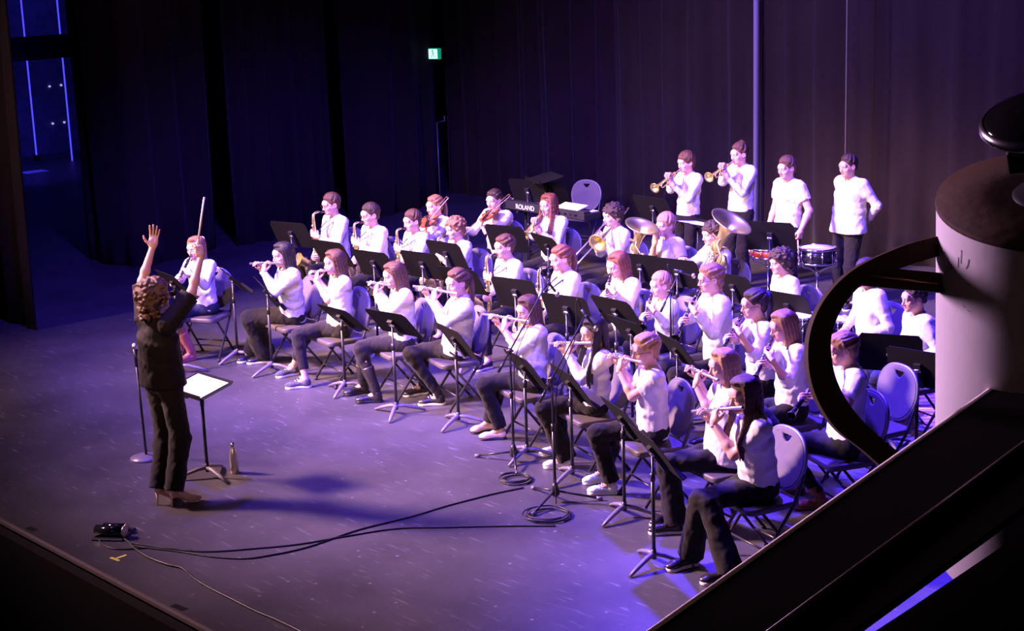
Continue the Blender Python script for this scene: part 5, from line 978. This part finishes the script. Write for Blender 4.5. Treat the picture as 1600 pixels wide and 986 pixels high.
# ------------------------------------------------------------------ microphones
def mic_stand(base, knee, tipt, label, sp=0, mic_dir=None, legs_r=.34):
    B = G(*base); r = empty('microphone_stand', Matrix.Translation(B), label, 'microphone stand', 'boom microphone stands'); L = lambda p: np.asarray(p)-B
    K = L(on_vert(knee[0], knee[1], B)); K[0] = K[1] = 0
    for i in range(3):
        a = 2*PI*i/3+sp; u = np.array([math.sin(a), math.cos(a), 0]); b = MB(); b.tube([u*.02+np.array([0, 0, .085]), u*legs_r+np.array([0, 0, .016])], .0085, 8); l = b.obj('leg', M['pole'], r); c = MB(); c.tube([u*(legs_r-.03)+np.array([0, 0, .020]), u*(legs_r+.015)+np.array([0, 0, .014])], .0140, 8); c.obj('rubber_foot', M['legm'], l)
    b = MB(); b.lathe([(0, .045), (.020, .045), (.034, .060), (.034, .10), (.022, .13), (.014, .15), (0, .15)], n=14); b.obj('hub', M['pole'], r)
    b = MB(); b.tube([(0, 0, .05), (0, 0, K[2]*.6)], .0125, 8); b.tube([(0, 0, K[2]*.58), (0, 0, K[2]*.64)], .017, 10); b.tube([(0, 0, K[2]*.6), tuple(K)], .0085, 8); b.obj('pole', M['pole'], r)
    T_ = L(on_vert(tipt[0], tipt[1], B)-FW*0.0); d = nrm(T_-K); b = MB(); b.ell(K, (.022, .022, .022)); b.tube([K+np.array([.0, 0, 0])-nrm(RT)*.03, K+nrm(RT)*.03], .010, 8); b.obj('clutch', M['pole'], r)
    b = MB(); b.tube([K-d*.18, T_], .0065, 8); b.tube([K-d*.20, K-d*.10], .012, 8); b.obj('boom', M['pole'], r)
    md = nrm(mic_dir if mic_dir is not None else (RT*.6-UP*.8)); b = MB(); b.tube([T_, T_+md*.03], .014, 8); b.obj('mic_clip', M['rubber'], r)
    e = empty('microphone', Matrix.Translation(B), 'slim microphone on the '+label, 'microphone', 'microphones'); b = MB(); b.tube([T_-md*.05, T_+md*.10], .0105, 10); b.obj('body', M['pole'], e); b = MB(); b.ell(T_+md*.125, (.019, .019, .024)); b.obj('grille', M['steel'], e)
    b = MB(); P0 = T_-md*.05; b.tube(smooth_path([P0, P0-md*.06+np.array([0, 0, .02]), P0*.75+K*.25+np.array([0, 0, -.10]), K*.9+P0*.1+np.array([.02, 0, -.12]), (.025, .01, K[2]*.45), (-.02, .02, .3), (.06, -.05, .012)], 6), .0042, 6); b.obj('lead', M['cable'], e); return B
bA = mic_stand((803, 722), (805, 548), (856, 440), 'boom stand left of the flute player in flat pumps', .15)
bB = mic_stand((868, 784), (868, 592), (915, 492), 'boom stand left of the flute player with long black hair', .75)
bC = mic_stand((1050, 655), (1050, 455), (1062, 424), 'boom stand among the clarinets', .3, RT*.9-UP*.3, .28)
mic_stand((1262, 690), (1272, 500), (1290, 470), 'boom stand by the curved bracket', .3, RT*.5+UP*.5, .26)
# straight stand with round base, behind the conductor
B = G(229, 716); r = empty('microphone_stand', Matrix.Translation(B), 'straight round-base microphone stand half hidden by the conductor', 'microphone stand'); top = on_vert(213, 545, B)[2]
b = MB(); b.lathe([(0, 0), (.135, 0), (.135, .012), (.06, .024), (.02, .034), (0, .034)], n=28); b.obj('base', M['legm'], r); x_ = on_vert(211, 545, B)-B
b = MB(); b.tube([(0, 0, .02), (x_[0]*.9, x_[1]*.9, top*.86)], .011, 8); b.obj('pole', M['pole'], r); 
e = empty('microphone', Matrix.Translation(B), 'handheld microphone on the stand half hidden by the conductor', 'microphone'); b = MB(); b.tube([(x_[0]*.9, x_[1]*.9, top*.84), (x_[0], x_[1], top)], [.013, .020], 10); b.obj('body', M['pole'], e); b = MB(); b.ell((x_[0], x_[1], top+.02), (.026, .026, .03)); b.obj('grille', M['silver'], e)

# ------------------------------------------------------------------ cables and small things on the floor
def cable(px, label, r=.0058, z=.006, pts=None):
    P = [G(x, y, z) for x, y in px] if pts is None else pts; b = MB(); b.tube(smooth_path(P, 8), r, 6); return tag(b.obj('cable', M['cable']), label, 'cable', 'black cables on the stage floor')
cable([(818, 762), (770, 772), (700, 790), (640, 808), (560, 828), (480, 855), (420, 868), (380, 873), (330, 870), (280, 862), (230, 856), (205, 852)], 'black cable from the left boom stand, lower of two strands')
cable([(868, 822), (800, 822), (700, 824), (620, 826), (540, 838), (470, 850), (400, 857), (320, 862), (250, 855), (200, 848)], 'black cable from the right boom stand, upper of two strands')
cable([(188, 838), (200, 846), (212, 858), (235, 872), (262, 882), (285, 888), (305, 905), (330, 920), (360, 935), (400, 955), (440, 972), (480, 992)], 'thick black cable snaking from the floor box to the stage edge', .0085, .009)
cable([(150, 838), (160, 850), (175, 857), (200, 858), (240, 856), (300, 860)], 'short black cable looping behind the floor box')
cable([(1058, 655), (1075, 662), (1098, 660), (1110, 650), (1100, 640)], 'black cable trailing by the boom stand among the clarinets')
def coil(c, rx, n, label, seed):
    C = G(c[0], c[1], .006); rnd = random.Random(seed); P = []
    for i in range(n*14+1):
        a = 2*PI*i/14; rr = rx*(1+.10*math.sin(a*.37+seed)+rnd.uniform(-.01, .01)); P.append(C+np.array([rr*math.cos(a)+.02*math.sin(i*.11), rr*math.sin(a), .006*(i/14)]))
    b = MB(); b.tube(P, .0052, 6); tag(b.obj('cable_coil', M['cable']), label, 'cable', 'coiled cables')
coil((806, 750), .115, 4, 'coiled black cable under the left boom stand', 1); coil((856, 806), .16, 4, 'coiled black cable under the right boom stand', 2); coil((1062, 668), .09, 4, 'coiled black cable under the boom stand among the clarinets', 3); coil((1045, 645), .14, 3, 'looser coil of black cable behind the chair of the mint trainers', 4)
# floor box
C = G(178, 836, 0); f = az_dir(C, 155); r = empty('floor_box', frame_mat(C, f), 'shiny black cable box with rounded lids on the front stage floor', 'floor box')
b = MB(); b.tube([(.045, -.115, .045), (.045, .10, .045)], .045, 14); b.obj('drum', mat('glossy_black', (.015, .013, .014), .12, coat=.6), r); b = MB(); b.tube([(-.060, -.10, .034), (-.060, .07, .034)], .034, 14); b.obj('drum', MATS['glossy_black'], r); b = MB(); b.box((0, 0, .008), (.13, .12, .008), bev=.006); b.obj('base', M['plastic'], r); b = MB(); b.tube([(.045, .10, .045), (.045, .112, .045)], .047, 14); b.tube([(-.06, .07, .034), (-.06, .08, .034)], .036, 14); b.obj('rim', M['steel'], r)
C2 = G(153, 836, 0); b = MB(); b.tube([C2+np.array([0, 0, .022]), C2+np.array([-.05, .03, .022])], .018, 10); b.ell(C2+np.array([-.06, .03, .022]), (.024, .024, .02)); tag(b.obj('plug', M['legm']), 'pale cable plug lying beside the floor box', 'plug')
# tapes
def tape(pxs, wid, label, mt, z=.0012):
    e = MB()
    for (a, c) in pxs:
        A = G(*a, z); C = G(*c, z); d = nrm(C-A); n = np.array([-d[1], d[0], 0])*wid/2; e.add([A-n, A+n, C+n, C-n, A-n-np.array([0, 0, z]), A+n-np.array([0, 0, z]), C+n-np.array([0, 0, z]), C-n-np.array([0, 0, z])], [(0, 1, 2, 3)[::-1], (0, 1, 5, 4), (1, 2, 6, 5), (2, 3, 7, 6), (3, 0, 4, 7)], 0, False)
    return tag(e.obj('tape_mark', mt), label, 'tape', 'tape marks on the floor')
tape([((173, 871), (186, 876)), ((180, 873), (197, 867))], .022, 'small yellow T-shaped tape mark on the front stage floor', M['yellow'])
tape([((270, 945), (290, 953))], .05, 'black tape patch on the stage edge, nearer the camera', dark); tape([((43, 824), (56, 829))], .05, 'black tape patch on the stage edge, farther from the camera', dark)
# bottle
C = G(367, 739, 0); r = empty('water_bottle', Matrix.Translation(C), 'brushed steel water bottle standing by the conductor stand', 'bottle'); b = MB(); b.lathe([(0, 0), (.034, 0), (.036, .005), (.036, .15), (.033, .175), (.020, .205), (.017, .215), (.017, .222), (0, .222)], n=24); b.obj('body', M['steel'], r); b = MB(); b.lathe([(.019, .220), (.019, .248), (.015, .254), (0, .254)], n=18); b.obj('cap', M['chrome'], r)

# ------------------------------------------------------------------ keyboard, seen from behind
zk = .86; A = G(783, 316, zk); B = G(926, 338, zk); r_ = nrm(B-A); L = float(np.linalg.norm(B-A)); x = r_; y = np.array([-x[1], x[0], 0])
mw1 = Matrix([[x[0], y[0], 0, (A+B)[0]/2], [x[1], y[1], 0, (A+B)[1]/2], [0, 0, 1, zk], [0, 0, 0, 1]]); k1 = empty('keyboard', mw1, 'black electronic keyboard seen from behind with white lettering', 'keyboard')
b = MB(); b.box((0, 0, 0), (L/2, .14, .040), bev=.012); b.box((0, -.075, .030), (L/2-.01, .060, .038), bev=.012); b.obj('case', M['plastic'], k1)
b = MB()
for i in range(36): b.box((-L/2+.05+i*(L-.1)/35, .062, .043), ((L-.1)/72-.001, .068, .005))
b.obj('keys', M['whitekey'], k1); b = MB()
for i in range(35):
    if i % 7 not in (2, 6): b.box((-L/2+.05+(i+.5)*(L-.1)/35, .045, .052), (.006, .045, .006))
b.obj('black_keys', M['ebony'], k1); b = MB()
for i in range(6): b.box((L*.14+L*.055*i, -.138, .015), (.022 if i % 2 else .010, .004, .012))
b.obj('sockets', M['chrome'], k1)
cu = bpy.data.curves.new('maker_lettering', 'FONT'); cu.body = 'ROLAND'; cu.size = .085; cu.extrude = .0015; cu.align_x = 'CENTER'; cu.align_y = 'CENTER'; t = bpy.data.objects.new('tmp', cu); COL.objects.link(t); me = bpy.data.meshes.new_from_object(t.evaluated_get(bpy.context.evaluated_depsgraph_get())); bpy.data.objects.remove(t); me.materials.clear(); me.materials.append(mat('white_lettering', (.9, .85, .88), .6))
o = bpy.data.objects.new('lettering', me); link(o, k1); o.matrix_local = Matrix.Translation((-L*.13, -.1435, .012)) @ Matrix.Rotation(PI/2, 4, 'X')
b = MB(); b.box((L*.30, -.03, .085), (.20, .09, .005), R=rotx(.25)); o = b.obj('sheet_music', M['paper']); o.matrix_world = mw1; tag(o, 'white sheet music lying on the keyboard before the empty chair', 'sheet music', 'sheets on the music stands')
r = empty('keyboard_stand', mw1 @ Matrix.Translation((0, 0, -zk)), 'black stand carrying the lettered keyboard', 'keyboard stand')
for s in (-1, 1):
    b = MB(); b.box((s*.36, 0, (zk-.05)/2), (.020, .020, (zk-.05)/2)); b.obj('leg', M['pole'], r); b = MB(); b.tube([(s*.36, -.22, .02), (s*.36, .22, .02)], .018, 8); b.obj('foot', M['pole'], r); b = MB(); b.box((s*.36, 0, zk-.054), (.02, .15, .013)); b.obj('arm', M['pole'], r)
b = MB(); b.tube([(-.36, 0, zk*.45), (.36, 0, zk*.45)], .014, 8); b.tube([(-.36, 0, zk*.25), (.36, 0, zk*.7)], .012, 8); b.obj('brace', M['pole'], r)

# ------------------------------------------------------------------ drums
def drum(C, R, H, shell, label, name='snare_drum', tilt=0, tn=10, group='drums'):
    r = empty(name, Matrix.Translation(C) @ Matrix.Rotation(tilt, 4, 'X'), label, 'drum', group); b = MB(); b.lathe([(R-.01, -H/2+.004), (R-.003, -H/2+.004), (R-.003, H/2-.004), (R-.01, H/2-.004)], n=36); b.obj('shell', shell, r)
    b = MB(); b.lathe([(0, H/2+.002), (R-.008, H/2+.002), (R-.006, H/2-.003)], n=36); b.obj('batter_head', M['skinhead'], r); b = MB(); b.lathe([(0, -H/2-.002), (R-.008, -H/2-.002), (R-.006, -H/2+.003)], n=36); b.obj('snare_head', M['skinhead'], r)
    for z in (H/2, -H/2): b = MB(); b.lathe([(R-.008, z-.012), (R+.005, z-.012), (R+.006, z+.008), (R-.004, z+.010), (R-.008, z-.012)], n=36); b.obj('hoop', M['chrome'], r)
    for i in range(tn):
        a = 2*PI*i/tn; u = np.array([math.cos(a)*(R+.006), math.sin(a)*(R+.006), 0]); b = MB(); b.tube([u+np.array([0, 0, -H/2+.0]), u+np.array([0, 0, H/2])], .0035, 6); b.tube([u*1.0+np.array([0, 0, -.018]), u+np.array([0, 0, .018])], .009, 8); b.obj('lug', M['chrome'], r)
    return r
def drum_stand(C, R, H, label):
    r = empty('drum_stand', Matrix.Translation((C[0], C[1], 0)), label, 'drum stand', 'chrome drum stands'); z = C[2]-H/2-.02
    for i in range(3):
        a = 2*PI*i/3+.4; u = np.array([math.cos(a), math.sin(a), 0]); b = MB(); b.tube([np.array([0, 0, .30]), u*.27+np.array([0, 0, .012])], .009, 8); b.tube([u*.02+np.array([0, 0, .10]), u*.14+np.array([0, 0, .16])], .006, 6); b.obj('leg', M['chrome'], r)
        b = MB(); b.tube(smooth_path([(0, 0, z-.10), u*.10+np.array([0, 0, z-.04]), u*(R+.012)+np.array([0, 0, z-.008]), u*(R+.016)+np.array([0, 0, z+.045])], 4), .008, 8); b.obj('basket_arm', M['chrome'], r)
    b = MB(); b.tube([(0, 0, .08), (0, 0, z-.09)], .012, 10); b.tube([(0, 0, .32), (0, 0, .38)], .020, 10); b.tube([(0, 0, z-.13), (0, 0, z-.07)], .022, 10); b.obj('pole', M['chrome'], r)
C = G(1200, 393, .95); drum(C, .18, .085, M['redsh'], 'shallow red snare drum with chrome hoops behind the wide music stand', tilt=0); drum_stand(C, .18, .085, 'chrome stand holding the red snare drum')
C = G(1277, 398, .93); drum(C, .18, .14, M['blackshell'], 'black snare drum with chrome hoops before the cream sweatshirt'); drum_stand(C, .18, .14, 'chrome stand holding the black snare drum')
C = G(1258, 512, .66); drum(C, .15, .22, M['blackshell'], 'black tom drum with a white head behind the fair bob', 'tom_drum', tn=6)
b = MB(); r = empty('drum_stand', Matrix.Translation((C[0], C[1], 0)), 'black floor stand under the tom drum', 'drum stand', 'chrome drum stands'); b.tube([(0, 0, .05), (0, 0, .55)], .016, 8); b.obj('pole', M['pole'], r)
for i in range(3): a = 2*PI*i/3; b = MB(); b.tube([(0, 0, .2), (.22*math.cos(a), .22*math.sin(a), .01)], .010, 8); b.obj('leg', M['pole'], r)
C = G(1312, 512, .62); drum(C, .14, .16, M['blackshell'], 'small tom drum with a white head just behind the plaited updo', 'tom_drum', tn=6)
b = MB(); r = empty('drum_stand', Matrix.Translation((C[0], C[1], 0)), 'black floor stand under the small tom drum', 'drum stand', 'chrome drum stands'); b.tube([(0, 0, .05), (0, 0, .54)], .016, 8); b.obj('pole', M['pole'], r)
for i in range(3): a = 2*PI*i/3; b = MB(); b.tube([(0, 0, .2), (.22*math.cos(a), .22*math.sin(a), .01)], .010, 8); b.obj('leg', M['pole'], r)

# patterned rug
m = bpy.data.materials.new('patterned_rug'); m.use_nodes = True; nt = m.node_tree; tc = nt.nodes.new('ShaderNodeTexCoord'); mp = nt.nodes.new('ShaderNodeMapping'); mp.inputs['Rotation'].default_value = (0, 0, .7); wv = nt.nodes.new('ShaderNodeTexWave'); wv.inputs['Scale'].default_value = 2.4; wv.inputs['Distortion'].default_value = 9; wv.inputs['Detail'].default_value = 1; wv.inputs['Detail Scale'].default_value = 1.4; rp = nt.nodes.new('ShaderNodeValToRGB'); rp.color_ramp.interpolation = 'CONSTANT'
rp.color_ramp.elements[0].color = (.75, .68, .72, 1); rp.color_ramp.elements[1].position = .42; rp.color_ramp.elements[1].color = (.16, .09, .32, 1); e_ = rp.color_ramp.elements.new(.58); e_.color = (.70, .62, .66, 1); e2 = rp.color_ramp.elements.new(.85); e2.color = (.40, .10, .12, 1)
nt.links.new(tc.outputs['Object'], mp.inputs[0]); nt.links.new(mp.outputs[0], wv.inputs[0]); nt.links.new(wv.outputs['Fac'], rp.inputs[0]); nt.links.new(rp.outputs[0], nt.nodes['Principled BSDF'].inputs['Base Color']); nt.nodes['Principled BSDF'].inputs['Roughness'].default_value = .95
A = G(1395, 690); B_ = G(1425, 610); c_ = (G(1470, 640)); b = MB(); q = [G(1390, 692), G(1500, 700), G(1530, 625), G(1425, 606)]; 
b.prism([(p[0], p[1]) for p in q][::-1], .0, .010); tag(b.obj('rug', m), 'patterned white and purple rug beside the grey column', 'rug')

# ------------------------------------------------------------------ balcony rail and the big lantern close to the camera
zr = 3.35
def slab(px, z, th, name, mt, parent=None):
    q = [G(x, y, z) for x, y in px]; V = [tuple(p) for p in q]+[tuple(p-np.array([0, 0, th])) for p in q]; n = len(q); b = MB(); b.add(V, [tuple(range(n)), tuple(range(n, 2*n))[::-1]]+[(j, n+j, n+(j+1) % n, (j+1) % n) for j in range(n)], 0, False); return b.obj(name, mt, parent)
r = empty('balcony_rail', None, 'black balcony rail with a shiny upper edge crossing the lower right corner', 'rail'); gl = mat('rail_black', (.003, .002, .002), .9); gl.node_tree.nodes['Principled BSDF'].inputs['Specular IOR Level'].default_value = 0.02
slab([(975, 1020), (1660, 531), (1660, 748), (1270, 1030)], zr, .012, 'rail_top', gl, r)
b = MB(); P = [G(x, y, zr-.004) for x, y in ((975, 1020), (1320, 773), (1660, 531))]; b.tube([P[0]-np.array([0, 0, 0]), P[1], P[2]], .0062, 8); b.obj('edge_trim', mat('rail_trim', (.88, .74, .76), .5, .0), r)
b = MB(); P = [G(x, y, zr+.004) for x, y in ((1150, 1030), (1660, 650))]; b.tube(P, .006, 10); b.obj('hand_bar', mat('bar_brown', (.030, .010, .007), .4), r)
r = empty('balcony_ledge', None, 'black ledge in the bottom right corner, below the rail', 'ledge'); slab([(1346, 1000), (1420, 952), (1660, 790), (1700, 1100), (1346, 1100)], 3.30, .012, 'ledge_top', gl, r)
# lantern
Dp = 3.0; c_top = at_depth(1640, 308, Dp); view = nrm(ray(1640, 308)); axis = nrm(UP*.86-view*.48+RT*.035); x = nrm(np.cross(axis, -view)); y = np.cross(axis, x); mw = Matrix([[x[i], y[i], axis[i], c_top[i]] for i in range(3)]+[[0, 0, 0, 1]]); mi_ = mw.inverted()
r = empty('stage_lantern', mw, 'big grey cylindrical stage lantern with curved yoke at the right edge', 'stage lantern'); R0 = .200
paint = mat('lantern_grey_paint', (.46, .42, .46), .6, bump=.03, bscale=30, var=.06, vscale=5); brown = mat('lantern_dark_brown', (.036, .017, .011), .8, bump=.1, bscale=40)
b = MB(); b.lathe([(R0-.004, -.80), (R0, -.79), (R0, -.004)], n=72); b.obj('housing', paint, r)
b = MB(); b.lathe([(0, .004), (R0*.5, .004), (R0+.001, .0), (R0+.002, -.010), (R0-.002, -.012)], n=72); b.obj('top_cap', brown, r); b = MB(); b.lathe([(0, .012), (.060, .012), (.066, .004)], n=30); b.obj('socket', M['pole'], r)
rnd = random.Random(3); b = MB()
for (sx, sy, n_) in ((1478, 395, 5), (1488, 418, 4), (1500, 405, 1), (1502, 402, 1), (1515, 410, 2), (1505, 480, 3)):
    pass
def on_can(px, py):
    d = ray(px, py); o_ = np.array(mi_ @ Vector(CP)); dd = np.array(mi_.to_3x3() @ Vector(d)); A_ = dd[0]**2+dd[1]**2; B2 = o_[0]*dd[0]+o_[1]*dd[1]; C_ = o_[0]**2+o_[1]**2-(R0+.0006)**2; t_ = (-B2-math.sqrt(max(0, B2*B2-A_*C_)))/A_; return o_+dd*t_
for sc in (((1476, 393), (1481, 402), (1483, 412)), ((1481, 416), (1486, 422)), ((1497, 402), (1497, 418)), ((1502, 391), (1501, 412)), ((1513, 405), (1512, 414), (1509, 420)), ((1485, 412), (1488, 420)), ((1504, 476), (1508, 481)), ((1511, 484), (1517, 488))): b.tube([on_can(*p) for p in sc], .0005, 4)
b.obj('scratches', M['pole'], r)
def px_plate(poly, dep, th, name, mt, parent, rnd_=0):
    q = [np.array(mi_ @ Vector(at_depth(x, y, dep))) for x, y in poly]; off = np.array(mi_.to_3x3() @ Vector(FW))*th; b = MB(); n = len(q); h = n//2; b_ = []
    V = [tuple(p) for p in q]+[tuple(p+off) for p in q]; Fc = [(j, (j+1) % n, n+(j+1) % n, n+j) for j in range(n)]
    for i in range(h-1): Fc += [(i, n-1-i, n-2-i, i+1), (n+i, n+i+1, 2*n-2-i, 2*n-1-i)]
    b.add(V, Fc, 0, False); return b.obj(name, mt, parent)
outer = [(1505, 360), (1430, 378), (1390, 393), (1355, 409), (1325, 428), (1298, 455), (1277, 488), (1265, 525), (1263, 565), (1270, 605), (1287, 643), (1312, 675), (1350, 705), (1395, 745)]
inner = [(1505, 390), (1440, 408), (1405, 420), (1372, 432), (1345, 447), (1325, 468), (1309, 495), (1299, 527), (1300, 562), (1308, 595), (1325, 628), (1352, 662), (1390, 695), (1440, 735)]
o_s = [tuple(p) for p in smooth_path([np.array([*p, 0.]) for p in outer], 4)]; i_s = [tuple(p) for p in smooth_path([np.array([*p, 0.]) for p in inner], 4)]
yk = px_plate([(p[0], p[1]) for p in o_s]+[(p[0], p[1]) for p in i_s][::-1], 3.05, .045, 'yoke', brown, r)
px_plate([(1380, 418), (1500, 429), (1500, 460), (1340, 445)], 3.055, .03, 'cross_brace', brown, r)
b = MB(); b.tube([np.array(mi_ @ Vector(at_depth(1356, 431, 3.047))), np.array(mi_ @ Vector(at_depth(1466, 443, 3.047)))], .0018, 6); b.obj('brace_highlight', mat('golden_highlight', (.5, .26, .10), .3, .8), r)  # golden highlight along the brace, built in as a thin strip
# glossy lens cover above the lantern
Dc = at_depth(1628, 183, 2.75); ax2 = nrm(UP*.86-view*.52-RT*.10); x2 = nrm(np.cross(ax2, -view)); y2 = np.cross(ax2, x2); mw2_ = Matrix([[x2[i], y2[i], ax2[i], Dc[i]] for i in range(3)]+[[0, 0, 0, 1]])
r = empty('lamp_cover', mw2_, 'glossy black round lamp cover with a bright rim at the right edge', 'lamp cover'); gb = mat('gloss_black_cover', (.006, .005, .006), .08, coat=.8)
b = MB(); b.lathe([(0, .030), (.05, .026), (.085, .012), (.098, 0), (.098, -.012), (.07, -.03), (0, -.035)], n=56); b.obj('dome', gb, r); b = MB(); b.lathe([(.096, .004), (.102, .0), (.103, -.010), (.098, -.016), (.094, -.010)], n=56); b.obj('rim', M['chrome'], r)
b = MB(); b.tube([np.array((0, .0, -.03)), np.array((-.01, .02, -.10))], .020, 8); b.box((-.045, -.055, -.045), (.018, .012, .02), bev=.003); b.obj('bracket', M['pole'], r)
